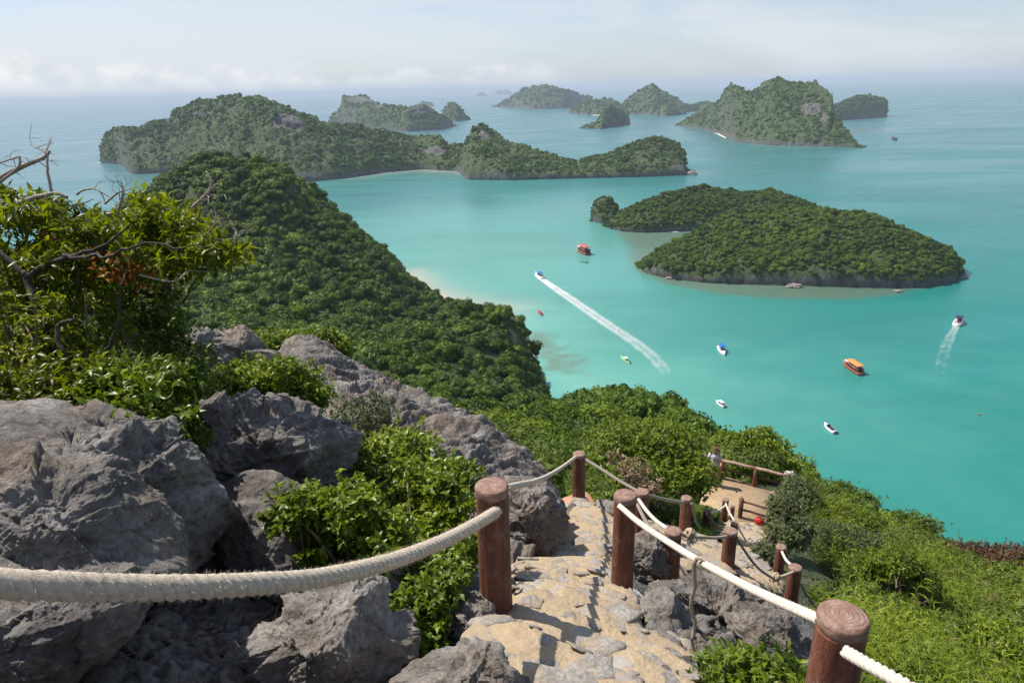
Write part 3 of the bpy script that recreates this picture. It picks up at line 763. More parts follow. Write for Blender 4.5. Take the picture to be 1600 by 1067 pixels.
# ------------------------------------------------------------------ hillside of the viewpoint island
def build_hill():
    th = np.concatenate([np.radians(np.linspace(-150, -62, 40))[:-1], np.radians(np.linspace(-62, 62, 460)), np.radians(np.linspace(62, 150, 40))[1:]])
    r = np.concatenate([[0.05, .3, .6, 1.0], np.exp(np.linspace(math.log(1.3), math.log(640), 400))])
    Rr, Th = np.meshgrid(r, th, indexing='ij'); X = Rr * np.sin(Th); Y = Rr * np.cos(Th)
    Z = ground(X, Y); Z = np.where(Rr > 600, np.minimum(Z, -3), Z)
    G = np.stack([X, Y, Z], -1); N = grid_normals(G)
    rock = np.clip((0.52 - N[..., 2]) / 0.2, 0, 1)
    nearm = np.clip(1.3 - Rr / 14, 0, 1); rock = np.maximum(rock, nearm * 0.75)
    bl = sxy((640, 428), (655, 443), (675, 456), (700, 468), (735, 476), (770, 482))
    P2 = np.stack([X.ravel(), Y.ravel()], -1); far = Rr.ravel() > 250; sand = np.zeros(len(P2))
    sand[far] = np.clip(1.5 - seg_dist(P2[far], bl) / 9, 0, 1) * (Z.ravel()[far] < 3)
    nv, nu = X.shape; i = np.arange(nv - 1)[:, None] * nu; j = np.arange(nu - 1)[None]
    f = np.stack([i + j, i + nu + j, i + nu + j + 1, i + j + 1], -1).reshape(-1, 4)
    me = mesh_np('hillside', G.reshape(-1, 3), [f], True, {'rock': rock.ravel(), 'sand': sand})
    obj('hillside', me, M_HILL, kind='structure', label='steep wooded hillside falling from the viewpoint to the bay')


build_hill()
# ------------------------------------------------------------------ haze: even, pale air over the whole archipelago
def build_haze():
    mb = MB(); mb.box((0, 24000, 138), (106000, 53000 + 4000, 280)); me = mb.mesh('haze', False)
    me.transform(Matrix.Translation((0, 500, 0)))
    m, nt = new_mat('haze_air')
    v = nd(nt, 'ShaderNodeVolumePrincipled', None, Color=HAZE_COL, Density=HAZE_DENSITY, Anisotropy=0.0)
    o = nt.nodes.new('ShaderNodeOutputMaterial'); nt.links.new(v.outputs[0], o.inputs['Volume'])
    obj('haze', me, m, kind='stuff', label='pale sea haze over the islands and water')


HAZE_DENSITY, HAZE_COL = 7e-5, (0.72, 0.86, 1.0, 1)
build_haze()


# ------------------------------------------------------------------ where the steps and terrace run
def hit(u, v, t0=1.2, off=0.0):
    q = ray(u, v); ts = np.exp(np.linspace(math.log(t0), math.log(120), 700)); S = CAM + ts[:, None] * q
    b = ground0(S[:, 0], S[:, 1]) + off > S[:, 2]
    k = np.argmax(b); lo, hi = ts[max(k - 1, 0)], ts[k]
    for _ in range(18):
        m = (lo + hi) / 2; s = CAM + q * m
        if ground0(s[:1], s[1:2])[0] + off > s[2]: hi = m
        else: lo = m
    return CAM + q * hi


FLIGHTS = [
    ([(600, 1420), (672, 1110), (700, 1040), (735, 985), (792, 968), (800, 870), (868, 800), (880, 783), (925, 793), (985, 812), (992, 850), (964, 868), (964, 930), (1004, 948), (1010, 1000), (1088, 1018), (1112, 1110), (1240, 1420)], 0.032),
    ([(985, 812), (1030, 822), (1075, 838), (1110, 850), (1150, 870), (1195, 885), (1228, 915), (1222, 932), (1190, 925), (1150, 905), (1090, 890), (1050, 930), (1022, 925), (1005, 880), (990, 850)], 0.045),
    ([(1120, 838), (1150, 818), (1205, 812), (1205, 850), (1212, 880), (1205, 895), (1165, 888), (1135, 865)], 0.07),
]


TERRACE = [(1088, 800), (1096, 778), (1112, 760), (1135, 745), (1178, 757), (1222, 771), (1246, 795), (1222, 822), (1196, 832), (1150, 828), (1110, 812)]
CLEAR = [np.array([hit(u, v)[:2] for u, v in pl]) for pl, _ in FLIGHTS] + [np.array([on_z(u, v, PLAT_Z)[:2] for u, v in TERRACE])]


# ------------------------------------------------------------------ woods on the hillside
def project(P):
    q = P - CAM; d = q @ FW
    return 800 + FPX * (q @ RT) / d, 533.5 - FPX * (q @ UP) / d, d


def crown_near(name, seed, lobes, leaves, size, mat):
    return crown_mesh(name, seed, lobes, leaves, size, 1, mat=mat)


M_BARK = rock_mat('bark', (0.05, 0.037, 0.028), (0.11, 0.085, 0.065), (0.20, 0.165, 0.135), 6.0, 0.01, (0.16, 0.12, 0.09), 0.4)
M_BARK_DARK = rock_mat('dark_bark', (0.028, 0.02, 0.016), (0.06, 0.045, 0.035), (0.12, 0.095, 0.075), 8.0, 0.006, (0.10, 0.07, 0.05), 0.4)


def build_woods():
    rng = np.random.default_rng(77); out = []
    for r0, r1, sp in ((24, 60, 1.6), (60, 130, 2.1), (130, 260, 2.7), (260, 620, 3.25)):
        n = int((r1 ** 2 - r0 ** 2) * radians(120) / 2 / sp ** 2)
        r = np.sqrt(rng.uniform(r0 ** 2, r1 ** 2, n)); th = np.radians(rng.uniform(-58, 62, n))
        out.append(np.stack([r * np.sin(th), r * np.cos(th), np.full(n, sp)], -1))
    q = np.concatenate(out); z = ground(q[:, 0], q[:, 1]); P = np.stack([q[:, 0], q[:, 1], z], -1)
    r = np.hypot(q[:, 0], q[:, 1])
    bl = sxy((640, 428), (655, 443), (675, 456), (700, 468), (735, 476), (780, 483))
    ok = (z > 2.4) & (np.where(r > 300, seg_dist(P[:, :2], bl), 99) > 15)
    # steps, terrace and the open slope to the right stay clear of trees
    ok &= ~((np.abs(P[:, 0] - 9.5) < 5.5) & (P[:, 1] > 15) & (P[:, 1] < 28.5))
    ang = np.degrees(np.arctan2(P[:, 0], P[:, 1]))
    ok &= ~((ang > 19) & (r < 44 - 0.28 * (ang - 19)))
    P = P[ok]; sp = q[ok, 2]; r = r[ok]
    s = np.interp(r, [24, 60, 130, 260, 620], [1.4, 1.8, 2.2, 3.0, 3.7]) * np.clip(rng.lognormal(-.12, .42, len(P)), .38, 1.6) * np.where(r < 60, 0.8, 1.0)
    # keep what can be seen, with a margin for a step to either side
    T = P + np.array([0, 0, 1]) * (s * 1.3)[:, None]; vis = np.ones(len(P), bool)
    u, v, d = project(T); vis &= (d > 0) & (u > -260) & (u < 1860) & (v < 1300)
    P, s, r, T, u, v, d = [a[vis] for a in (P, s, r, T, u, v, d)]
    blocked = np.zeros(len(P), bool)
    for f in np.linspace(0.12, 0.93, 28):
        S = CAM + (T - CAM) * f; g = ground0(S[:, 0], S[:, 1]); blocked |= g > S[:, 2] + 1.5 + 0.012 * r
    P, s, r, d, u, v = [a[~blocked] for a in (P, s, r, d, u, v)]
    inframe = (u > -10) & (u < 1610) & (v < 1080)
    order = np.argsort(-(s / d) * inframe)[:300]; single = np.zeros(len(P), bool); single[order] = True
    n = len(P); rot = np.stack([rng.uniform(-.2, .2, n), rng.uniform(-.2, .2, n), rng.uniform(0, 6.28, n)], -1)
    st = ~single; scl = np.stack([s, s, s * rng.uniform(.8, 1.25, n)], -1)
    base = P + np.array([0, 0, 1]) * (s * rng.uniform(-.75, .6, n) - np.where(r < 140, .8, 1.0))[:, None]
    scatter('forest', base[st], scl[st], rot[st], rng.integers(0, 7, st.sum()), MID, 'dense green forest on the valley and hill of the viewpoint island')
    crowns = [crown_near('crown', 300 + k, 8 + k % 4, 2300, 0.062, M_TREE) for k in range(7)]
    tm = []
    for k in range(3):
        mb = MB(); pts = spline([(0, 0, -1.2), (0.06, 0.03, -.4), (-.03, .05, .1), (.05, 0, .6)], 8); mb.tube(pts, np.linspace(.10, .045, 8), 6)
        for a in (0.5, 2.6, 4.4):
            mb.tube(spline([(0, 0, .0), (.2 * cos(a), .2 * sin(a), .3), (.45 * cos(a), .45 * sin(a), .62)], 5), np.linspace(.05, .02, 5), 5)
        me = mb.mesh('trunk'); me.materials.append(M_BARK); tm.append(me)
    for c, i in enumerate(np.where(single)[0]):
        t = thing('tree', 'round leafy tree in the close wood on the slope below the steps', 'tree', tuple(base[i]), float(rot[i, 2]), 'trees of the near wood')
        t.scale = tuple(scl[i])
        obj('crown', crowns[c % 7], None, t); obj('trunk', tm[c % 3], None, t)
    print('woods', n, 'rest', st.sum(), 'nearest', (d[single]).min(), d[single].max())


build_woods()

# ------------------------------------------------------------------ rocks
M_ROCK = rock_mat('limestone', (0.10, 0.084, 0.072), (0.265, 0.237, 0.212), (0.47, 0.43, 0.39), 1.6, 0.07, (0.33, 0.235, 0.16), 0.6, bstr=1.0)
M_ROCK_B = rock_mat('limestone_pale', (0.13, 0.112, 0.095), (0.32, 0.285, 0.25), (0.51, 0.475, 0.435), 2.2, 0.045, (0.24, 0.175, 0.115), 0.65, bstr=1.0)


def rock(label, poly, d, thick, seed, sub=5, name='boulder', mat=None, rough=1.0, cuts=16, tilt=0.0, flute=0.0, group=None, crack=None):
    """solid boulder; outline, depth and thickness as it stands beside the steps"""
    poly = np.array(poly, float); c = poly.mean(0); rel = poly - c
    th = np.arctan2(-rel[:, 1], rel[:, 0]); o = np.argsort(th); th, rad = th[o], np.hypot(rel[:, 0], rel[:, 1])[o]
    iv, f = ICO[sub]; rng = np.random.default_rng(seed)
    a = np.arctan2(iv[:, 1], iv[:, 0]); R = np.interp(a, np.concatenate([th - 2 * pi, th, th + 2 * pi]), np.tile(rad, 3)) * d / FPX
    k = np.ones(len(iv))
    for ci in range(cuts):
        m = rng.normal(size=3); m[2] = abs(m[2]) + 0.45; m /= np.linalg.norm(m); off = rng.uniform(0.55, 0.88)
        if ci == 0: m = unit(np.array([rng.uniform(-.25, .25), -0.22, 1.0])); off = 0.5
        if ci == 1: m = unit(np.array([-0.35, 0.95, 0.3])); off = 0.72
        k = np.minimum(k, off / np.maximum(iv @ m, 1e-3))
    edge = np.clip(np.abs(iv[:, 2]) * 3.0 + 0.1, 0, 1); k = 1 + (k - 1) * edge
    jit = iv + 0.05 * np.stack([fbm(iv * 5, 3, seed + 61), fbm(iv * 5 + 7, 3, seed + 62), fbm(iv * 5 + 13, 3, seed + 63)], -1)
    for K, tl, of, wt_ in ((22, .42, .10, .95), (110, .45, .04, .5), (520, .5, .02, .38)):   # broken planes of three sizes
        sd = rand_dirs(K, rng); near = np.argmax(jit @ sd.T, axis=1); mm = unit(sd + rng.normal(size=sd.shape) * tl * .5); oo = np.sum(sd * mm, 1) * (1 + rng.normal(size=K) * of)
        rr_ = np.clip(oo[near] / np.maximum(np.sum(iv * mm[near], 1), .35), .72, 1.28); k = k * (1 + (rr_ - 1) * wt_ * rough)
    p = iv * k[:, None]
    L = np.stack([p[:, 0] * R, p[:, 1] * R, p[:, 2] * thick], -1)
    size = max(R.mean(), 0.05)
    wp = L[:, :1] * RT + L[:, 1:2] * UP - L[:, 2:] * FW
    nrm = unit(np.stack([iv[:, 0], iv[:, 1], iv[:, 2] * (size / thick)], -1)); nw = nrm[:, :1] * RT + nrm[:, 1:2] * UP - nrm[:, 2:] * FW
    q = wp / size + seed * 3.1
    wq = q + 0.35 * np.stack([fbm(q * 1.3, 2, seed + 31), fbm(q * 1.3 + 5, 2, seed + 32), fbm(q * 1.3 + 9, 2, seed + 33)], -1)
    led = fbm(wq * 1.7, 2, seed + 40) * 3.2; led = (np.floor(led) + np.clip((led - np.floor(led)) * 5 - 2, 0, 1)) / 3.2
    dsp = 0.04 * fbm(q * 1.6, 3, seed) + 0.05 * led + 0.05 * fbm(wq * 3.4, 5, seed + 3, ridged=True) + 0.035 * fbm(wq * 11, 4, seed + 6, ridged=True) + 0.015 * fbm(wq * 30, 3, seed + 7, ridged=True)
    if crack is not None:                                   # one long open joint
        dd_ = wp @ np.asarray(crack[0]) - crack[1] + .02 * fbm(wp * 6, 3, seed); dsp = dsp - crack[2] / size * np.exp(-np.abs(dd_) / .014)
    strat = fbm(np.stack([q[:, 0] * .7, q[:, 1] * .7, q[:, 2] * 5 + q[:, 0] * 1.5], -1), 3, seed + 9)
    dsp = dsp + 0.045 * strat + flute * np.abs(fbm(np.stack([(q[:, 0] + q[:, 2] * .6) * 7, q[:, 1] * 7, q[:, 2] * 1.2], -1), 3, seed + 12))
    wp = wp + nw * (dsp * size * rough)[:, None]
    wp = wp + nw * (0.008 * fbm(wp / 0.05, 3, seed + 5, ridged=True) * min(1, d / 4))[:, None]
    ctr = px(c[0], c[1], d + thick * 0.25)
    me = mesh_np(name, wp, [f], False)
    return obj(name, me, mat or M_ROCK, None, label, 'rock', group, None, tuple(ctr))


rock('huge grey boulder with a long crack at the left edge', [(-90, 640), (0, 622), (60, 638), (110, 662), (165, 680), (200, 672), (225, 703), (280, 728), (284, 755), (306, 790), (302, 840), (262, 880), (246, 905), (200, 960), (60, 990), (-90, 960)], 3.5, 0.75, 1, 6, rough=0.8, crack=(unit(RT * .5 + UP * .87), .23, .10))
rock('rough grey boulder leaning on the huge one above the rope', [(-90, 722), (0, 702), (55, 707), (110, 733), (160, 788), (205, 828), (238, 885), (222, 935), (150, 965), (40, 970), (-90, 940)], 2.75, 0.42, 2, 6, rough=0.8)
rock('shaded boulder below the thick rope at bottom left', [(-90, 890), (60, 905), (180, 915), (214, 932), (196, 975), (120, 1030), (60, 1075), (-90, 1120)], 2.45, 0.4, 3, 6, rough=0.7)
rock('fluted dark rock mass between the boulder and the leafy shrub', [(306, 690), (316, 655), (350, 640), (400, 640), (450, 655), (500, 676), (534, 690), (528, 740), (505, 800), (470, 840), (430, 885), (330, 885), (298, 830), (302, 760)], 4.9, 0.7, 4, 6, flute=0.09, rough=0.9)
rock('smooth shaded rock face below the fluted rock', [(335, 780), (400, 745), (470, 770), (515, 830), (560, 900), (500, 955), (400, 950), (335, 920), (322, 850)], 4.35, 0.45, 5, 5, rough=0.5)
rock('small rounded stone perched on the fluted rock', [(311, 642), (324, 622), (350, 626), (359, 648), (342, 668), (316, 662)], 4.5, 0.09, 6, 5)
rock('pale cracked boulder at the bottom left of the steps', [(392, 1110), (400, 1030), (428, 975), (470, 930), (520, 926), (590, 918), (612, 960), (616, 1020), (606, 1110)], 3.1, 0.42, 7, 6, mat=M_ROCK_B, rough=0.9, flute=0.04)
rock('low pale rock at the bottom edge beside the steps', [(612, 1095), (650, 1052), (700, 1030), (760, 1033), (818, 1060), (826, 1100)], 2.95, 0.2, 8, 5, mat=M_ROCK_B)
rock('small grey rock at the foot of the tall left post', [(700, 990), (728, 945), (760, 945), (782, 985), (752, 1003), (712, 1008)], 3.75, 0.16, 9, 5, mat=M_ROCK_B)
def slab(label, top, low, seed, ns=300, nt_=110, back=1.2, amp=0.42, name='rock_ridge', mat=None):
    """jagged limestone ridge: crest line, outer foot line, and a steep far side"""
    A = spline([px(*p) for p in top], ns); B = spline([px(*p) for p in low], ns)
    t = np.concatenate([np.linspace(-1, 0, 14)[:-1], np.linspace(0, 1, nt_), [1.15]])
    P = np.empty((len(t), ns, 3))
    away = unit((A[:, :2].mean(0))[None])[0]
    for i, q in enumerate(t):
        if q < 0: P[i] = A + np.array([away[0], away[1], 0]) * (-q) * back * .6 - np.array([0, 0, 1]) * (-q) ** 1.3 * back * 1.5
        else: P[i] = A * (1 - q) + B * q + np.array([0, 0, 1]) * (0.35 * sin(pi * min(q, 1)) ** .8 * amp - (.5 if q > 1 else 0))
    N = grid_normals(P); f0 = P.reshape(-1, 3); L = np.linalg.norm(A[-1] - A[0]); d = unit((A[-1] - A[0])[None])[0]; e = unit((B[ns // 2] - A[ns // 2])[None])[0]
    sx, sy = f0 @ d, f0 @ e
    w1 = fbm(f0 * .9, 2, seed + 1) * .8; wq = np.stack([sx + w1 * .5, sy + w1 * .4, f0[:, 2] * .5], -1)
    led = (sy * 1.0 + sx * .25 + w1) * 1.5; led = (np.floor(led) + np.clip((led - np.floor(led)) * 4 - 1.5, 0, 1) - led) * .42
    dsp = amp * (.42 * fbm(wq * np.array([1.1, 2.4, 1]), 5, seed + 2, ridged=True) + .55 * led + .30 * fbm(wq * np.array([5.5, 1.6, 2]), 4, seed + 3, ridged=True) + .14 * fbm(wq * np.array([14, 5, 6]), 3, seed + 4, ridged=True) + .3 * fbm(wq * .7, 3, seed + 5))
    P = (f0 + N.reshape(-1, 3) * dsp[:, None]); nv = len(t); i = np.arange(nv - 1)[:, None] * ns; j = np.arange(ns - 1)[None]
    fc = np.stack([i + j, i + j + 1, i + ns + j + 1, i + ns + j], -1).reshape(-1, 4)
    return obj(name, mesh_np(name, P, [fc], False), mat or M_ROCK, None, label, 'rock')


slab('long jagged limestone ridge slanting down towards the steps', [(440, 590, 12.6), (454, 545, 12.6), (478, 536, 12.5), (505, 548, 12.4), (545, 578, 12.1), (590, 603, 11.8), (640, 628, 11.4), (690, 648, 11), (735, 664, 10.6), (775, 692, 10.2), (815, 727, 9.7), (848, 765, 9.2), (872, 812, 8.6)],
     [(450, 690, 8.8), (480, 700, 8.6), (520, 715, 8.4), (560, 735, 8.2), (600, 755, 8.0), (650, 780, 7.8), (700, 805, 7.6), (750, 830, 7.5), (800, 862, 7.4), (830, 872, 7.4)], 51)
rock('steep fluted rock beside the steps right of the tall left post', [(790, 775), (820, 758), (846, 762), (866, 790), (870, 830), (852, 860), (805, 866), (788, 822)], 7.5, 0.4, 14, 6, flute=0.12)
rock('pointed grey rock among shrubs left of the ridge', [(345, 552), (358, 512), (374, 516), (398, 545), (420, 550), (418, 572), (360, 574)], 10.5, 0.5, 15, 5)
rock('flat dark rock half hidden in shrubs at upper left', [(262, 540), (290, 516), (330, 530), (372, 552), (350, 575), (280, 572)], 10.2, 0.5, 16, 5)
rock('weathered rocks below the steps at the right side', [(1025, 925), (1060, 918), (1110, 918), (1150, 928), (1205, 955), (1212, 985), (1150, 1005), (1060, 1002), (1022, 985)], 6.2, 0.4, 17, 6, flute=0.1)
rock('shaded rock wall at the right edge of the steps', [(1006, 945), (1030, 928), (1062, 950), (1066, 1000), (1030, 1018), (1008, 1004)], 5.15, 0.25, 18, 5, rough=0.8)
rock('dark rock between the two middle posts', [(990, 852), (1012, 835), (1040, 850), (1046, 885), (1015, 900), (992, 888)], 7.3, 0.3, 19, 5)
rock('purplish jagged rock below the twisted rope', [(1170, 960), (1215, 965), (1262, 1005), (1266, 1062), (1200, 1070), (1150, 1025)], 5.3, 0.35, 20, 6, flute=0.08)
slab('dark stepped rock slope behind the small perched stone', [(318, 660, 5.6), (350, 632, 5.7), (400, 630, 5.8), (450, 640, 6.0), (500, 668, 6.0), (540, 690, 6.0), (560, 730, 5.8)], [(300, 880, 4.6), (340, 885, 4.5), (390, 890, 4.5), (430, 890, 4.5), (470, 880, 4.6), (510, 870, 4.7), (540, 860, 4.8)], 57, 220, 110, .6, .26)
rock('rock step beside the orange footing', [(880, 800), (930, 790), (990, 810), (985, 840), (930, 832), (885, 822)], 9.6, 0.3, 22, 5, rough=.7)


def build_rubble():
    rng = np.random.default_rng(5); mb = MB(); ml = MB(); iv, f = ICO[1]
    for _ in range(620):
        if rng.random() < .55: u, v, d = rng.uniform(150, 420), rng.uniform(950, 1090), 0
        else: u, v, d = rng.uniform(1020, 1200), rng.uniform(935, 1080), 0
        H_ = hit(u, v, 1.5)
        s = rng.uniform(.012, .06) * rng.uniform(.6, 1.6)
        p = iv * (1 + .8 * fbm(iv * 2 + rng.uniform(0, 50), 2))[:, None] * np.array([1.5, 1, .7]) * s; p = p @ np.array(Matrix.Rotation(rng.uniform(0, 6), 3, Vector(rng.normal(size=3)).normalized()))
        mb.add(p + H_ + np.array([0, 0, s * .3]), [f], rng.random())
    n = 900; u = np.where(rng.random(n) < .7, rng.uniform(120, 430, n), rng.uniform(1020, 1260, n)); v = rng.uniform(940, 1085, n)
    pts = np.array([hit(a, b, 1.5) for a, b in zip(u, v)]) + np.array([0, 0, .025]); dd = rand_dirs(n, rng); dd[:, 2] *= .25
    lv, lf = leaf_geo(pts, dd, unit(np.array([0, 0, 1.]) + rand_dirs(n, rng) * .5), rng.uniform(.03, .08, n), rng.uniform(.012, .03, n)); ml.add(lv, [lf], np.repeat(rng.random(n), 5))
    for k in range(90):
        q = pts[k * 7] + [0, 0, .02]; w = rng.normal(size=3) * [.12, .12, .025]; ml.tube(np.array([q - w, q + rng.normal(size=3) * .01, q + w]), .0025, 4, False, .9)
    ml.build('leaf_litter', leaf_mat('litter', (0.10, 0.06, 0.035), (0.20, 0.13, 0.08), (0.36, 0.26, 0.17), .1, .8), None, kind='stuff', label='dead leaves and twigs lying between the boulders')
    mb.build('rubble', M_ROCK, None, False, kind='stuff', label='loose stones and rubble between the boulders')


build_rubble()

# ------------------------------------------------------------------ shrubs and trees near by
M_LEAF_GLOSSY = leaf_mat('glossy_leaves', (0.032, 0.064, 0.003), (0.120, 0.180, 0.008), (0.255, 0.32, 0.018), 0.36, 0.36, (0.34, 0.30, 0.04))
M_LEAF_DARK = leaf_mat('dark_leaves', (0.038, 0.062, 0.003), (0.165, 0.205, 0.008), (0.34, 0.375, 0.018), 0.55, 0.36, (0.38, 0.22, 0.04))
M_LEAF_BRIGHT = leaf_mat('bright_leaves', (0.038, 0.078, 0.004), (0.130, 0.195, 0.010), (0.255, 0.32, 0.022), 0.34, 0.42)
M_LEAF_OLIVE = leaf_mat('olive_leaves', (0.035, 0.05, 0.018), (0.09, 0.115, 0.04), (0.17, 0.20, 0.075), 0.25, 0.5)
M_LEAF_RUST = leaf_mat('rust_leaves', (0.04, 0.02, 0.012), (0.11, 0.05, 0.025), (0.20, 0.11, 0.04), 0.25, 0.55)
M_LEAF_DRY = leaf_mat('dry_leaves', (0.14, 0.085, 0.05), (0.28, 0.19, 0.12), (0.42, 0.31, 0.21), 0.2, 0.7)
M_LEAF_ORANGE = leaf_mat('orange_leaves', (0.20, 0.05, 0.015), (0.36, 0.12, 0.03), (0.42, 0.25, 0.05), 0.35, 0.5)
M_TWIG = plain_mat('twigs', (0.17, 0.125, 0.09), 0.8, 0.3, 30)
M_TWIG_PALE = plain_mat('pale_twigs', (0.36, 0.29, 0.23), 0.75, 0.25, 30)


def shrub(name, label, cat, base, blobs, mat, ncl, per=7, L=0.06, W=0.03, seed=0, stems=12, twig=None, twig_r=0.008, spread=0.9, shell=0.55, group=None, extra=None, upb=0.5, sj=0.08):
    """blobs: (u, v, d, rx_px, ry_px, depth_m)"""
    rng = np.random.default_rng(1000 + seed); base = np.asarray(base, float)
    root = thing(name, label, cat, tuple(base), 0, group)
    B = [(px(u, v, d), rx * d / FPX, ry * d / FPX, dm) for u, v, d, rx, ry, dm in blobs]
    w = np.array([(a * b + a * c + b * c) for _, a, b, c in B]); w /= w.sum()
    k = rng.choice(len(B), ncl, p=w); dr = rand_dirs(ncl, rng); rad = rng.uniform(shell ** 3, 1.08, ncl) ** (1 / 3)
    rad = rad * (1 + 0.42 * fbm(dr * 2.6 + k[:, None] * 9.1, 3, seed)) * np.where(rng.random(ncl) < .10, rng.uniform(1.1, 1.45, ncl), 1)
    ce = np.array([b[0] for b in B])[k]; ax = np.array([b[1:] for b in B])[k]
    o = dr * ax * rad[:, None]; P = ce + o[:, :1] * RT + o[:, 1:2] * UP - o[:, 2:] * FW
    A = unit(dr[:, :1] * RT + dr[:, 1:2] * UP - dr[:, 2:] * FW + np.array([0, 0, upb]) + rand_dirs(ncl, rng) * 0.35)
    patch = np.clip(0.5 + 0.9 * fbm(P / 0.35, 3, seed + 4) + rng.uniform(-.25, .25, ncl), 0, 1)
    mb = MB(); add_leaves(mb, P - base, A, per, L, W, rng, spread, patch)
    mb.build('foliage', mat, root, kind='stuff')
    ms = MB(); idx = rng.choice(ncl, min(stems, ncl), replace=False)
    for i in idx:
        e = P[i] - base; m1 = e * 0.45 + rng.normal(size=3) * sj * np.linalg.norm(e) + np.array([0, 0, sj * np.linalg.norm(e)])
        r0 = twig_r * rng.uniform(.8, 1.6); ms.tube(spline([rng.normal(size=3) * .04, m1, e], 8), np.linspace(r0 * 1.5, r0 * 0.35, 8), 5)
    # short twigs carry the rosettes
    t = rng.choice(ncl, min(ncl, 160), replace=False)
    for i in t: ms.tube(np.array([P[i] - base, P[i] - base - A[i] * L * 2.2 + rng.normal(size=3) * L * .4]), [twig_r * .18, twig_r * .3], 4, False)
    ms.build('stem', twig or M_TWIG, root)
    return root


def limb_mesh(mb, pts, r0, r1, n=22, sides=8, jit=0.0, rng=RNG):
    P = spline([px(*p) for p in pts], n)
    if jit: P = P + fbm(P * 6, 3, 5)[:, None] * jit * rng.normal(size=(1, 3)) + rng.normal(size=P.shape) * jit * 0.12
    mb.tube(P, np.linspace(r0, r1, n) * (1 + .12 * fbm(P * 14, 2, 3)), sides)
    return P


def twiglets(mb, P, n, length, r, rng, depth=2, up=0.3):
    for _ in range(n):
        i = rng.integers(max(1, len(P) // 3), len(P)); d = unit(rng.normal(size=3) + np.array([0, 0, up]) + 0.8 * (P[i] - P[i - 1]) / (np.linalg.norm(P[i] - P[i - 1]) + 1e-9))
        l = length * rng.uniform(.4, 1.2); e = P[i] + d * l
        Q = spline([P[i], P[i] + d * l * .5 + rng.normal(size=3) * l * .14, e], 7); mb.tube(Q, np.linspace(r, r * .35, 7), 5)
        if depth > 1: twiglets(mb, Q, 2, length * .5, r * .6, rng, depth - 1, up)


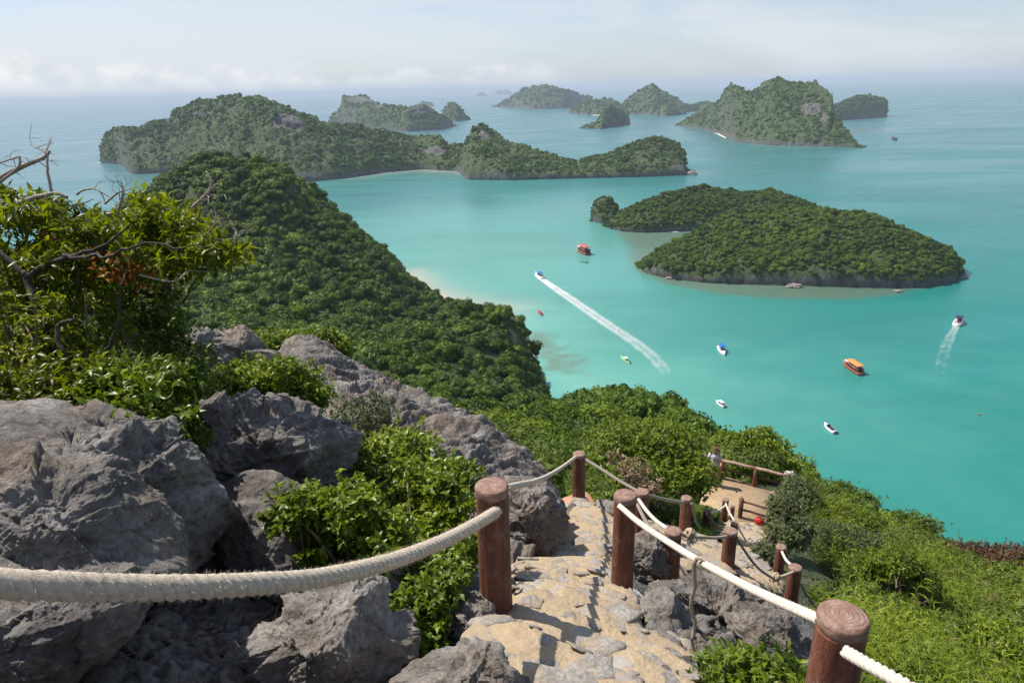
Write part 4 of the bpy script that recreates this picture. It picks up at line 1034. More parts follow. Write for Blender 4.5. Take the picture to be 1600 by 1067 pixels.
def build_left_tree():
    rng = np.random.default_rng(3); base = px(120, 640, 6.0, -.3)
    root = thing('leaning_tree', 'leaning small tree with crooked limbs and dead bare tips at left edge', 'tree', tuple(base))
    mb = MB()
    trunk = limb_mesh(mb, [(115, 650, 5.2), (100, 590, 5.2), (70, 510, 5.0), (48, 450, 5.0), (36, 425, 5.0)], 0.0408, 0.0231, 26, 10, .02)
    limb_mesh(mb, [(36, 428, 5.0), (0, 395, 5.0), (-60, 350, 5.0)], 0.0240, 0.0126)
    limb_mesh(mb, [(40, 435, 5.0), (70, 415, 5.0), (120, 398, 4.8), (160, 385, 4.8), (205, 352, 4.7)], 0.0240, 0.0063, 24, 8, .03)
    limb_mesh(mb, [(100, 398, 4.8), (140, 403, 4.7), (185, 392, 4.5), (250, 382, 4.5), (330, 392, 4.3)], 0.0144, 0.0034, 24, 7, .03)
    limb_mesh(mb, [(110, 610, 5.0), (95, 560, 4.8), (92, 510, 4.8), (115, 500, 4.8)], 0.0240, 0.0126, 20, 8, .03)
    limb_mesh(mb, [(115, 640, 5.2), (140, 580, 5.0), (180, 520, 4.8), (190, 450, 4.7), (200, 420, 4.7)], 0.0168, 0.0042, 22, 7, .04)
    for k in range(26):
        u0, v0 = rng.uniform(20, 300), rng.uniform(340, 440); limb_mesh(mb, [(u0, v0 + rng.uniform(20, 60), 5.6), (u0 + rng.uniform(-10, 40), v0, 5.4), (u0 + rng.uniform(10, 90), v0 - rng.uniform(10, 50), 5.2)], .009, .003, 10, 5, .02, rng)
    for v in mb.v: v -= base
    trunk_ = mb.build('trunk', M_BARK_DARK, root)
    mb = MB()
    for pts, r0, r1, tw in (([(-20, 290, 5.6), (15, 270, 5.5), (40, 258, 5.5), (70, 245, 5.5), (77, 235, 5.5)], .028, .010, 5),
                            ([(0, 285, 5.4), (28, 262, 5.4), (30, 245, 5.4), (22, 248, 5.4), (0, 255, 5.4)], .012, .005, 3),
                            ([(30, 318, 5.5), (60, 308, 5.5), (85, 302, 5.5), (105, 308, 5.5)], .026, .010, 2),
                            ([(80, 302, 5.5), (76, 280, 5.5), (76, 255, 5.5), (73, 240, 5.5), (50, 228, 5.5)], .014, .004, 4),
                            ([(165, 336, 5.2), (182, 330, 5.2), (190, 300, 5.2), (188, 284, 5.2)], .014, .005, 4),
                            ([(164, 318, 5.2), (180, 303, 5.2), (192, 298, 5.2)], .010, .005, 2),
                            ([(120, 305, 5.3), (135, 296, 5.3), (155, 298, 5.3), (166, 320, 5.3)], .009, .004, 2),
                            ([(280, 350, 5.1), (300, 325, 5.0), (325, 300, 5.0), (330, 280, 5.0), (322, 268, 5.0)], .014, .004, 4),
                            ([(305, 322, 5.0), (325, 332, 5.0), (335, 345, 5.0), (335, 325, 5.0), (326, 322, 5.0)], .007, .003, 1),
                            ([(290, 372, 5.0), (320, 368, 4.9), (345, 375, 4.9), (375, 372, 4.9)], .010, .003, 4),
                            ([(220, 430, 4.9), (270, 440, 4.8), (300, 418, 4.8)], .008, .004, 2)):
        mb = MB(); P = limb_mesh(mb, pts, r0, r1, 18, 7, .012); twiglets(mb, P, tw, .16, .004, rng, 2)
        for v in mb.v: v -= base
        mb.build('dead_branch', M_TWIG_PALE, trunk_)
    # leaf sprays
    B = [(25, 318, 5.7, 55, 26, .4), (100, 342, 5.6, 80, 24, .5), (20, 370, 5.6, 80, 40, .5), (190, 358, 5.3, 90, 20, .4), (250, 335, 5.2, 45, 20, .35), (235, 312, 5.2, 26, 20, .25), (290, 345, 5.1, 60, 15, .35), (340, 395, 4.9, 50, 16, .3),
         (375, 388, 4.9, 25, 10, .2), (310, 372, 5.0, 50, 12, .3), (150, 410, 5.4, 110, 36, .5), (60, 420, 5.6, 80, 40, .5), (280, 415, 5.0, 40, 14, .25), (240, 395, 5.1, 60, 18, .3)]
    ce = np.array([px(*b[:3]) for b in B]); ax = np.array([[b[3] * b[2] / FPX, b[4] * b[2] / FPX, b[5]] for b in B]); w = ax[:, 0] * ax[:, 1] + ax[:, 0] * ax[:, 2]; n = 980
    k = rng.choice(len(B), n, p=w / w.sum()); dr = rand_dirs(n, rng); o = dr * ax[k] * (rng.uniform(.15, 1.05, n) ** (1 / 3))[:, None]
    P = ce[k] + o[:, :1] * RT + o[:, 1:2] * UP - o[:, 2:] * FW
    A = unit(rand_dirs(n, rng) * .6 + np.array([.25, 0, .45]))
    mb = MB(); add_leaves(mb, P - base, A, 7, .105, .034, rng, .95, np.clip(.5 + .8 * fbm(P / .4, 2, 3), 0, 1)); mb.build('foliage', M_LEAF_DARK, root, kind='stuff')
    mb = MB(); no = 60; k = rng.integers(0, 4, no); cc = np.array([px(160, 405, 5.2), (px(175, 415, 5.1)), px(95, 375, 5.4), px(190, 425, 5.0)])[k]
    P = cc + rng.normal(size=(no, 3)) * .07; add_leaves(mb, P - base, unit(rand_dirs(no, rng)), 6, .06, .03, rng); mb.build('reddish_foliage', M_LEAF_ORANGE, root, kind='stuff')


build_left_tree()
g = lambda u, v, d, dz=0.0: px(u, v, d, dz)
shrub('shrub', 'dense shady shrub under the leaning tree at left edge', 'shrub', g(80, 690, 5.0), [(20, 500, 5.3, 80, 80, .6), (60, 590, 5.0, 110, 60, .6), (130, 500, 5.2, 60, 70, .5), (20, 620, 4.6, 60, 30, .4), (150, 600, 4.8, 60, 60, .4)], M_LEAF_DARK, 1150, 7, .075, .032, 1, 55, twig_r=.012, shell=.3)
shrub('shrub', 'glossy leafy shrub growing between the two large boulders', 'shrub', g(280, 740, 4.6), [(215, 640, 4.5, 75, 55, .4), (270, 680, 4.4, 45, 45, .35), (250, 600, 4.8, 60, 40, .4), (190, 600, 4.7, 50, 40, .4), (265, 715, 4.3, 30, 25, .2)], M_LEAF_GLOSSY, 1300, 7, .072, .034, 2, 22, shell=.35)
shrub('shrub', 'yellow green shrub with pale stems above the boulders', 'shrub', g(250, 590, 7.0), [(255, 520, 6.6, 40, 38, .4), (215, 480, 6.6, 60, 40, .5), (290, 560, 6.6, 50, 30, .4), (170, 450, 6.4, 50, 40, .4), (240, 445, 6.6, 50, 25, .4)], leaf_mat('yellow_leaves', (0.05, 0.08, 0.01), (0.13, 0.19, 0.018), (0.25, 0.32, 0.03), .3, .42), 1300, 6, .07, .03, 3, 26, M_TWIG_PALE, .009, shell=.3)
shrub('shrub', 'orange tinged dry shrub behind the leaning tree', 'shrub', g(200, 540, 7.5), [(170, 415, 7.2, 50, 26, .4), (235, 425, 7.2, 40, 22, .4), (200, 445, 7.2, 60, 20, .4)], M_LEAF_ORANGE, 160, 6, .06, .03, 4, 22, M_TWIG, .008)
shrub('shrub', 'spreading low shrub on the rocks left of the ridge', 'shrub', g(400, 660, 7.6), [(360, 595, 7.4, 70, 30, .5), (430, 590, 7.6, 70, 35, .5), (330, 620, 7.0, 50, 30, .4), (470, 620, 7.6, 45, 30, .4), (390, 635, 7.2, 40, 18, .3)], M_LEAF_GLOSSY, 2000, 7, .07, .036, 5, 24, shell=.3)
shrub('shrub', 'bright rounded bush behind the top of the rock ridge', 'shrub', g(470, 570, 14.5), [(440, 535, 14, 40, 20, .6), (490, 528, 14, 45, 18, .6), (525, 545, 14, 25, 16, .5), (400, 532, 14.5, 40, 15, .5)], M_LEAF_BRIGHT, 1500, 7, .10, .055, 6, 14, shell=.3)
shrub('shrub', 'leafy shrub arching over the dark hollow before the fluted rock', 'shrub', g(560, 930, 4.4), [(465, 800, 4.2, 45, 40, .25), (500, 850, 4.2, 30, 28, .2), (545, 790, 4.3, 55, 40, .3), (590, 835, 4.3, 60, 45, .3), (520, 885, 4.2, 30, 12, .15)], M_LEAF_GLOSSY, 800, 7, .06, .034, 7, 22, shell=.25)
shrub('shrub', 'tangled shrub left of the tall post with bare twigs', 'shrub', g(660, 940, 4.9), [(640, 760, 5.2, 80, 50, .4), (700, 790, 5.0, 50, 60, .35), (560, 720, 5.6, 60, 40, .4), (620, 700, 5.8, 70, 32, .4), (680, 850, 4.8, 60, 50, .35), (720, 740, 5.2, 36, 30, .3), (730, 860, 4.4, 24, 40, .2)], M_LEAF_GLOSSY, 1900, 7, .056, .030, 8, 40, M_TWIG_PALE, .007, shell=.15)
shrub('shrub', 'bright low shrub between the pale boulder and the steps', 'shrub', g(660, 1040, 3.7), [(640, 960, 3.7, 45, 45, .2), (680, 930, 3.8, 45, 40, .2), (660, 1005, 3.6, 45, 28, .18), (625, 985, 3.6, 25, 40, .15), (700, 900, 4.0, 35, 30, .2)], M_LEAF_BRIGHT, 700, 7, .046, .027, 9, 18, shell=.25)
shrub('shrub', 'pale twiggy half dry shrub on the rock ridge', 'shrub', g(560, 720, 7.6), [(560, 655, 7.4, 50, 30, .4), (530, 690, 7.2, 40, 25, .3), (585, 640, 7.5, 35, 28, .3)], M_LEAF_OLIVE, 420, 6, .055, .026, 10, 60, M_TWIG_PALE, .007, shell=.2)
shrub('shrub', 'bright green round bush behind the rope railing', 'shrub', g(1010, 810, 15.5), [(980, 700, 16, 60, 45, .9), (1050, 700, 16, 55, 45, .9), (1080, 740, 15.5, 38, 38, .7), (1010, 745, 15, 60, 35, .8), (1020, 680, 17, 50, 28, .7)], M_LEAF_BRIGHT, 3600, 7, .085, .05, 11, 22, shell=.35, twig_r=.014)
shrub('shrub', 'low green shrub at the foot of the far post with orange footing', 'shrub', g(935, 805, 11.5), [(945, 790, 11.0, 40, 22, .4), (915, 770, 12, 30, 22, .4), (980, 800, 10.5, 25, 14, .3)], M_LEAF_BRIGHT, 700, 7, .06, .03, 12, 10, shell=.3)
shrub('shrub', 'brown withered leaves on a shrub behind the railing posts', 'shrub', g(990, 800, 14.0), [(990, 735, 14.2, 30, 26, .3), (1010, 765, 14, 30, 18, .3), (960, 715, 14.4, 16, 12, .2)], M_LEAF_DRY, 160, 6, .08, .045, 13, 14)
shrub('small_tree', 'leafy tree overhanging the far railing of the terrace', 'tree', g(1175, 765, 29), [(1170, 695, 30, 32, 22, 1.2), (1205, 705, 30, 30, 22, 1.1), (1140, 690, 31, 24, 18, 1.0), (1225, 725, 29, 24, 20, .9), (1190, 680, 31, 24, 14, .8)], M_LEAF_GLOSSY, 2200, 6, .15, .09, 14, 14, shell=.3, twig_r=.03)
shrub('small_tree', 'grey green tree with dark crooked trunk beside the terrace', 'tree', g(1180, 890, 13.6), [(1226, 797, 15.5, 27, 28, .6), (1246, 768, 17, 24, 24, .6), (1216, 838, 14.5, 20, 24, .45), (1240, 828, 15, 26, 30, .5), (1192, 862, 13.4, 16, 18, .3)], M_LEAF_OLIVE, 3200, 6, .075, .034, 15, 4, M_BARK_DARK, .018, shell=.2, sj=.03)
shrub('shrub', 'fresh green leafy plant at the bottom beside the near post', 'shrub', g(1180, 1120, 3.6), [(1150, 1045, 3.6, 50, 34, .2), (1200, 1040, 3.5, 55, 30, .2), (1240, 1060, 3.3, 30, 30, .15), (1120, 1070, 3.6, 30, 20, .15), (1180, 1085, 3.4, 70, 20, .2)], M_LEAF_BRIGHT, 420, 6, .055, .022, 16, 30, shell=.2, upb=.9, spread=.75)
shrub('shrub', 'dark green round shrub on the skyline above the sea at right', 'shrub', g(1432, 830, 37.5, -.5), [(1422, 812, 38, 26, 15, .9), (1450, 820, 37, 24, 14, .8), (1435, 828, 37, 30, 12, .8)], M_LEAF_GLOSSY, 900, 6, .13, .07, 17, 8, shell=.3)
shrub('shrub', 'rust brown shrub on the skyline at the right edge', 'shrub', g(1550, 890, 31), [(1520, 862, 31, 45, 16, .9), (1575, 868, 30, 40, 20, .9), (1550, 885, 29, 50, 18, .8), (1600, 880, 29, 30, 22, .8)], M_LEAF_RUST, 1700, 6, .13, .06, 18, 20, shell=.3)
shrub('shrub', 'yellow green shrub on the skyline just right of the terrace', 'shrub', g(1315, 795, 44, -1), [(1310, 765, 45, 30, 18, 1.0), (1345, 780, 43, 28, 16, .9), (1285, 768, 45, 22, 14, .8)], M_LEAF_BRIGHT, 1200, 6, .17, .08, 19, 8, shell=.3)
shrub('shrub', 'red tipped bush on the skyline behind the terrace corner', 'shrub', g(1250, 765, 36), [(1245, 730, 38, 26, 20, 1.0), (1262, 748, 36, 20, 16, .8)], M_LEAF_GLOSSY, 900, 6, .15, .08, 20, 8, shell=.3)

shrub('shrub', 'olive shrub mound on the open slope beside the grey green tree', 'shrub', g(1320, 880, 17), [(1310, 840, 18, 36, 24, .7), (1350, 850, 17.5, 32, 22, .6)], M_LEAF_OLIVE, 1100, 6, .08, .035, 31, 2, shell=.3)
shrub('shrub', 'dark leafy shrub low on the open slope', 'shrub', g(1400, 920, 14), [(1390, 880, 15, 40, 26, .6), (1430, 890, 15, 30, 20, .5)], M_LEAF_GLOSSY, 1000, 6, .08, .04, 32, 2, shell=.3)
shrub('shrub', 'bright bush on the upper open slope above the olive mound', 'shrub', g(1320, 830, 28), [(1300, 800, 29, 32, 20, .9), (1345, 812, 28, 34, 20, .9), (1275, 815, 26, 22, 18, .7)], M_LEAF_BRIGHT, 1300, 6, .12, .06, 34, 2, shell=.3)
shrub('shrub', 'leafy dark bush at the lower right edge of the picture', 'shrub', g(1560, 1060, 8), [(1550, 1000, 8.6, 50, 34, .5), (1590, 1030, 8, 40, 30, .4)], M_LEAF_GLOSSY, 900, 6, .07, .03, 36, 3, shell=.3)


# tall fine bamboo-like growth over the open slope
def blade_clump(name, seed, n, L, W, mat, lean=0.9, stalk=0.0):
    rng = np.random.default_rng(seed); mb = MB(); m = n // 9
    b = np.concatenate([rng.normal(size=(m, 2)) * .26, np.zeros((m, 1))], 1); h = rng.uniform(.35, 1.0, m)
    tip = b + np.stack([rng.normal(size=m) * .28 * lean, rng.normal(size=m) * .28 * lean, h], -1)
    t = rng.uniform(.35, 1.02, (m, 9)); P = (b[:, None] * (1 - t[..., None]) + tip[:, None] * t[..., None]).reshape(-1, 3)
    d = unit(rand_dirs(len(P), rng) + np.array([0, 0, .35])); nr = unit(rand_dirs(len(P), rng) * .7 + np.array([0, 0, 1]))
    l = L * rng.uniform(.6, 1.3, len(P)); v, f = leaf_geo(P, d, nr, l, l * W / L, .1, .35)
    mb.add(v, [f], np.repeat(np.clip(np.repeat(rng.uniform(.1, .8, m), 9) + rng.uniform(-.15, .25, len(P)), 0, 1), 5))
    for k in range(0, m, 3): mb.tube(np.array([b[k], (b[k] + tip[k]) / 2, tip[k]]), [.006, .005, .003], 3, False, .95)
    me = mb.mesh(name, True); me.materials.append(mat); return me


M_BAMBOO = forest_mat('fine_slope_leaves', (0.050, 0.092, 0.004), (0.150, 0.208, 0.010), (0.265, 0.305, 0.03), 0.35, (0.24, 0.20, 0.11), .25)
M_BROAD = forest_mat('broad_slope_leaves', (0.03, 0.055, 0.006), (0.085, 0.13, 0.012), (0.165, 0.20, 0.03), 0.4, (0.20, 0.15, 0.08), .2)
CLUMP = proto_collection('slope_clump', [blade_clump('slope_clump', 400 + k, 330, .15, .020, M_BAMBOO) for k in range(4)] + [crown_mesh('slope_bush', 420 + k, 6, 700, .075, 1, mat=M_BROAD) for k in range(3)] + [blade_clump('dry_clump', 440, 150, .2, .012, M_LEAF_DRY, 1.2)])


def build_slope_cover():
    rng = np.random.default_rng(9); n = 11000
    r = np.exp(rng.uniform(math.log(4.0), math.log(52), n)); th = np.radians(rng.uniform(15, 62, n))
    x, y = r * np.sin(th), r * np.cos(th); z = ground(x, y); P = np.stack([x, y, z], -1)
    u, v, d = project(P)
    ok = (d > 0) & (u > 1180) & (u < 1900)
    # leave the steps, posts and rocks free
    edge = np.interp(v, [740, 800, 850, 900, 940, 980, 1020, 1080, 1300], [1245, 1260, 1280, 1300, 1300, 1310, 1340, 1400, 1500])
    ok &= u > edge
    gap = fbm(P / np.array([2.2, 2.2, 3]), 3, 66); ok &= gap + rng.uniform(-.2, .2, n) > -.22
    P, u, v, d, r, gap = [a[ok] for a in (P, u, v, d, r, gap)]
    n = len(P); pick = fbm(P / 3.5, 3, 61) + rng.uniform(-.25, .25, n); idx = np.where(pick > .02, rng.integers(4, 7, n), rng.integers(0, 4, n)); idx[rng.random(n) < .02] = 7
    s = np.clip(.6 + r * .024, .6, 1.6) * rng.uniform(.5, 1.25, n) * (.8 + .9 * np.clip(gap, -.3, .5)); s = np.where((idx >= 4) & (idx < 7), s * .62, s)
    rot = np.stack([rng.uniform(-.25, .25, n), rng.uniform(-.25, .25, n), rng.uniform(0, 6.28, n)], -1)
    scatter('ground_cover', P - np.array([0, 0, .05]), np.stack([s, s, s * rng.uniform(.7, 1.1, n)], -1), rot, idx, CLUMP, 'fine leafy bright green growth covering the slope right of the steps')
    # undergrowth along the left and middle
    n = 9500; r = np.exp(rng.uniform(math.log(9), math.log(55), n)); th = np.radians(rng.uniform(-45, 22, n)); x, y = r * np.sin(th), r * np.cos(th); P = np.stack([x, y, ground(x, y)], -1); u, v, d = project(P)
    ok = (d > 0) & (v < 1000) & ~((u > 780) & (v > 850))
    for pg in CLEAR: ok &= ~inside(P[:, :2], pg) & ~(seg_dist(P[:, :2], np.concatenate([pg, pg[:1]])) < .28)
    front = (u > 840) & (u < 1260) & (v > 745)
    P, r, front = P[ok], r[ok], front[ok]; n = len(P); s = np.clip(.3 + r * .03, .4, 1.6) * rng.uniform(.5, 1.1, n) * np.where(front, .42, 1); idx = rng.choice([0, 1, 4, 5, 6, 4, 5, 6, 7], n); s = np.where(idx == 7, s * .6, s)
    rot = np.stack([rng.uniform(-.25, .25, n), rng.uniform(-.25, .25, n), rng.uniform(0, 6.28, n)], -1)
    scatter('undergrowth', P - np.array([0, 0, .05]), np.stack([s, s, s], -1), rot, idx, CLUMP, 'low green undergrowth behind the rock ridge and railing')


build_slope_cover()
# ------------------------------------------------------------------ stone steps
def step_z(x, y):
    z = ground0(x, y); P = np.stack([np.ravel(x), np.ravel(y), 0 * np.ravel(x)], -1)
    w = z + (fbm(P / 0.7, 3, 91) * 0.09).reshape(np.shape(z)); h = 0.17
    q = w / h; fl = np.floor(q); fr = q - fl
    zs = (fl + np.clip((fr - 0.8) / 0.2, 0, 1)) * h
    zz = z * 0.25 + 0.75 * (zs + 0.09 - (w - z)) + 0.09
    return zz + (fbm(P / 0.3, 4, 92) * 0.03 + fbm(P / 0.12, 4, 93, ridged=True) * 0.012).reshape(np.shape(z))


def mortar_mat():
    m, nt = new_mat('sandy_mortar'); p = pos_(nt)
    n = noise_(nt, p, 3.2, 6, 0.62, 0.4)
    c = ramp(nt, n, [(0.34, (0.33, 0.30, 0.27)), (0.42, (0.42, 0.315, 0.20)), (0.58, (0.47, 0.355, 0.22)), (0.64, (0.40, 0.36, 0.32))])
    c = mixc(nt, 1.0, c, ramp(nt, noise_(nt, p, 40, 4, 0.7), [(0.3, grey(0.82)), (0.7, grey(1.1))]), 'MULTIPLY')
    st = ramp(nt, noise_(nt, p, 1.1, 5, 0.7, 1.0), [(0.58, grey(0)), (0.68, grey(0.6))])
    c = mixc(nt, st, c, (0.24, 0.20, 0.17))
    h = math_(nt, 'ADD', noise_(nt, p, 22, 6, 0.7), math_(nt, 'MULTIPLY', noise_(nt, p, 6, 5, 0.65), 2.0))
    out_(nt, princ(nt, Base_Color=c, Roughness=0.92, Normal=bump(nt, h, 0.8, 0.02))); return m


M_MORTAR = mortar_mat()
M_STONE = rock_mat('step_stone', (0.22, 0.195, 0.17), (0.35, 0.315, 0.275), (0.48, 0.445, 0.40), 3.5, 0.02, (0.42, 0.315, 0.20), 0.9, 0.9)


def stone_mesh(seed, n=11):
    rng = np.random.default_rng(seed); a = np.linspace(0, 2 * pi, n, endpoint=False) + rng.uniform(-.2, .2, n); r = rng.uniform(.62, 1.1, n)
    x, y = np.cos(a) * r, np.sin(a) * r * rng.uniform(.55, .9)
    rings = []
    for k, z in ((1.0, -.5), (1.0, .02), (.93, .16), (.72, .22 + rng.uniform(0, .06))):
        rings.append(np.stack([x * k, y * k, np.full(n, z) + rng.uniform(-.04, .04, n) * (z > 0)], -1))
    mb = MB(); mb.loft(rings); me = mb.mesh('stone', False); me.materials.append(M_STONE); return me


def build_steps():
    rng = np.random.default_rng(21)
    root = thing('stone_steps', None, None); root['kind'] = 'structure'; root['label'] = 'winding stone and mortar steps going down from the viewpoint'
    variants = [stone_mesh(500 + k) for k in range(14)]
    for fi, (poly, cell) in enumerate(FLIGHTS):
        pg = CLEAR[fi]; lo, hi = pg.min(0), pg.max(0)
        gx = np.arange(lo[0], hi[0] + cell, cell); gy = np.arange(lo[1], hi[1] + cell, cell); X, Y = np.meshgrid(gx, gy)
        P = np.stack([X.ravel(), Y.ravel()], -1)
        jig = P + 0.06 * np.stack([fbm(np.concatenate([P * 4, P[:, :1] * 0], 1), 3, 31), fbm(np.concatenate([P * 4, P[:, :1] * 0], 1), 3, 32)], -1)
        ins = inside(jig, pg).reshape(X.shape); Z = step_z(X, Y)
        dist = seg_dist(P, np.concatenate([pg, pg[:1]])).reshape(X.shape); Z = Z - 0.10 * np.exp(-dist / 0.05)
        nx = len(gx); i, j = np.where(ins[:-1, :-1] & ins[1:, 1:] & ins[1:, :-1] & ins[:-1, 1:])
        k = i * nx + j; f = np.stack([k, k + 1, k + nx + 1, k + nx], -1)
        used = np.unique(f); mp = np.zeros(X.size, int); mp[used] = np.arange(len(used))
        obj('mortar_bed', mesh_np('mortar_bed', np.stack([X.ravel(), Y.ravel(), Z.ravel()], -1)[used], [mp[f]], True), M_MORTAR, root)
        # stones set in the mortar
        area = len(f) * cell * cell; want = int(area * (30, 12, 6)[fi]); got = []
        for _ in range(want * 14):
            if len(got) >= want: break
            c = rng.uniform(lo, hi); s = rng.choice([.05, .08, .11, .15, .19]) * (1, 1.15, 1.3)[fi]
            if not inside(c[None], pg)[0] or seg_dist(c[None], np.concatenate([pg, pg[:1]]))[0] < s * (.9, 1.5, 1.3)[fi]: continue
            if any((c[0] - q[0]) ** 2 + (c[1] - q[1]) ** 2 < (0.72 * (s + q[2])) ** 2 for q in got): continue
            if fi == 1 and project(np.array([[c[0], c[1], ground0(c[:1], c[1:2])[0]]]))[0][0] > 1200: continue
            got.append((c[0], c[1], s))
        for x, y, s in got:
            e = 0.06; zc = step_z(np.array([x, x + e, x - e, x, x]), np.array([y, y, y, y + e, y - e]))
            nrm = Vector((-(zc[1] - zc[2]) / (2 * e) * .6, -(zc[3] - zc[4]) / (2 * e) * .6, 1)).normalized()
            o = bpy.data.objects.new('stone', variants[rng.integers(14)]); COL.objects.link(o); o.parent = root
            o.rotation_mode = 'QUATERNION'; o.rotation_quaternion = nrm.to_track_quat('Z', 'Y') @ Matrix.Rotation(rng.uniform(0, 6.28), 3, 'Z').to_quaternion()
            o.location = (x, y, float(np.median(zc)) - s * .06); o.scale = (s, s * rng.uniform(.8, 1.3), s * rng.uniform(.25, .5))


build_steps()

# ------------------------------------------------------------------ posts
def post_mat():
    m, nt = new_mat('painted_post'); p = objc(nt)
    st = nd(nt, 'ShaderNodeVectorMath', {'operation': 'MULTIPLY'}, i0=p, i1=(1, 1, 0.12)).outputs[0]
    n = noise_(nt, st, 26, 6, 0.65, 0.4)
    c = ramp(nt, n, [(0.28, (0.06, 0.021, 0.013)), (0.5, (0.155, 0.052, 0.030)), (0.72, (0.23, 0.098, 0.06))])
    w = ramp(nt, noise_(nt, p, 9, 6, 0.7), [(0.52, grey(0)), (0.66, grey(0.75))])
    c = mixc(nt, w, c, (0.25, 0.175, 0.13))
    tz = nd(nt, 'ShaderNodeSeparateXYZ', None, Vector=p).outputs[2]
    dk = math_(nt, 'MULTIPLY', ramp(nt, noise_(nt, st, 12, 4, .6), [(.5, grey(0)), (.7, grey(.8))]), ramp(nt, tz, [(.35, grey(.2)), (.8, grey(1))]))
    c = mixc(nt, dk, c, (0.07, 0.05, 0.042))
    r = nd(nt, 'ShaderNodeObjectInfo').outputs['Random']
    c = mixc(nt, 1.0, c, ramp(nt, r, [(0, (0.85, 0.85, 0.85)), (1, (1.15, 1.05, 1.0))]), 'MULTIPLY')
    h = math_(nt, 'ADD', math_(nt, 'MULTIPLY', n, 1.5), math_(nt, 'MULTIPLY', noise_(nt, p, 60, 4, 0.7), .5))
    out_(nt, princ(nt, Base_Color=c, Roughness=0.7, Normal=bump(nt, h, 0.8, 0.012))); return m


def cap_mat():
    m, nt = new_mat('post_top'); p = objc(nt)
    d = nd(nt, 'ShaderNodeVectorMath', {'operation': 'MULTIPLY'}, i0=p, i1=(1, 1, 0)).outputs[0]
    ln = nd(nt, 'ShaderNodeVectorMath', {'operation': 'LENGTH'}, i0=d).outputs['Value']
    wv = math_(nt, 'SINE', math_(nt, 'MULTIPLY', math_(nt, 'ADD', ln, math_(nt, 'MULTIPLY', noise_(nt, p, 9, 4, .6), 0.05)), 430.0))
    n = noise_(nt, p, 22, 6, 0.65)
    c = ramp(nt, n, [(0.3, (0.17, 0.085, 0.06)), (0.5, (0.26, 0.155, 0.115)), (0.7, (0.36, 0.265, 0.205))])
    c = mixc(nt, math_(nt, 'MULTIPLY_ADD', wv, 0.04, 0.04), c, (0.20, 0.09, 0.06))
    h = math_(nt, 'ADD', math_(nt, 'MULTIPLY', wv, .18), math_(nt, 'MULTIPLY', n, 1.2))
    out_(nt, princ(nt, Base_Color=c, Roughness=0.75, Normal=bump(nt, h, 0.8, 0.006))); return m


M_POST, M_CAP = post_mat(), cap_mat()
M_FOOT_W = plain_mat('white_footing', (0.50, 0.46, 0.42), 0.85, 0.4, 9, b=.02)
M_FOOT_O = plain_mat('orange_footing', (0.50, 0.24, 0.14), 0.8, 0.25, 9, b=.01)
M_HOLE = plain_mat('hole_shadow', (0.03, 0.02, 0.018), 0.9)


def make_post(label, top, h, r, seed, foot=None, below=0.35, group='rope railing posts'):
    rng = np.random.default_rng(seed); base = np.array(top) - np.array([0, 0, h])
    root = thing('rope_post', label, 'post', tuple(base), rng.uniform(0, 6), group)
    n = 36; th = np.linspace(0, 2 * pi, n, endpoint=False); rings = []
    for z in np.concatenate([np.linspace(-below, h - .07, 22), [h - .055]]):
        q = np.stack([np.cos(th) * 3.2, np.sin(th) * 3.2, np.full(n, z * 1.1)], -1)
        rr = r * (1.04 - .07 * (z / h)) * (1 + .05 * fbm(q, 3, seed) + .022 * fbm(q * np.array([3.5, 3.5, .5]), 2, seed + 4, ridged=True)) * (1 + .10 * max(0, 1 - max(z, 0) / .08))
        rings.append(np.stack([np.cos(th) * rr, np.sin(th) * rr, np.full(n, z)], -1))
    mb = MB(); mb.loft(np.array(rings)); mb.build('shaft', M_POST, root)
    rings = []; wob = 1 + .03 * fbm(np.stack([np.cos(th) * 2, np.sin(th) * 2, th * 0], -1), 3, seed + 8)
    for k, z in ((1.01, h - .055), (1.05, h - .045), (1.045, h - .015), (1.0, h - .004), (.9, h), (.6, h + .002), (.25, h + .003)):
        q = r * .97 * k * wob; rings.append(np.stack([np.cos(th) * q, np.sin(th) * q, np.full(n, z) + .003 * fbm(np.stack([np.cos(th) * k * 3, np.sin(th) * k * 3, th * 0 + z], -1), 2, seed)], -1))
    mb = MB(); mb.loft(np.array(rings)); mb.build('cap', M_CAP, root)
    if foot:
        if foot[0] is M_FOOT_W:
            iv, f = ICO[4]; q = iv * np.array([1.25, 1.0, .4]) * foot[1] * (1 + .35 * fbm(iv * 1.8, 4, seed) + .12 * fbm(iv * 6, 3, seed, ridged=True))[:, None]; mb = MB(); mb.add(q + [foot[1] * .25, -foot[1] * .1, -.05], [f]); mb.build('footing', foot[0], root); return root
        mb = MB(); k = 16; a = np.linspace(0, 2 * pi, k, endpoint=False); rr = rng.uniform(.9, 1.1, k) * foot[1] / np.maximum(np.abs(np.cos(a + .5)), np.abs(np.sin(a + .5)))
        rings = [np.stack([np.cos(a) * rr * s, np.sin(a) * rr * s, np.full(k, z) + rng.uniform(-.01, .01, k)], -1) for s, z in ((1.1, -.35), (1.0, -.02), (.95, .02), (.5, .03))]
        mb.loft(np.array(rings)); mb.build('footing', foot[0], root, False)
    return root


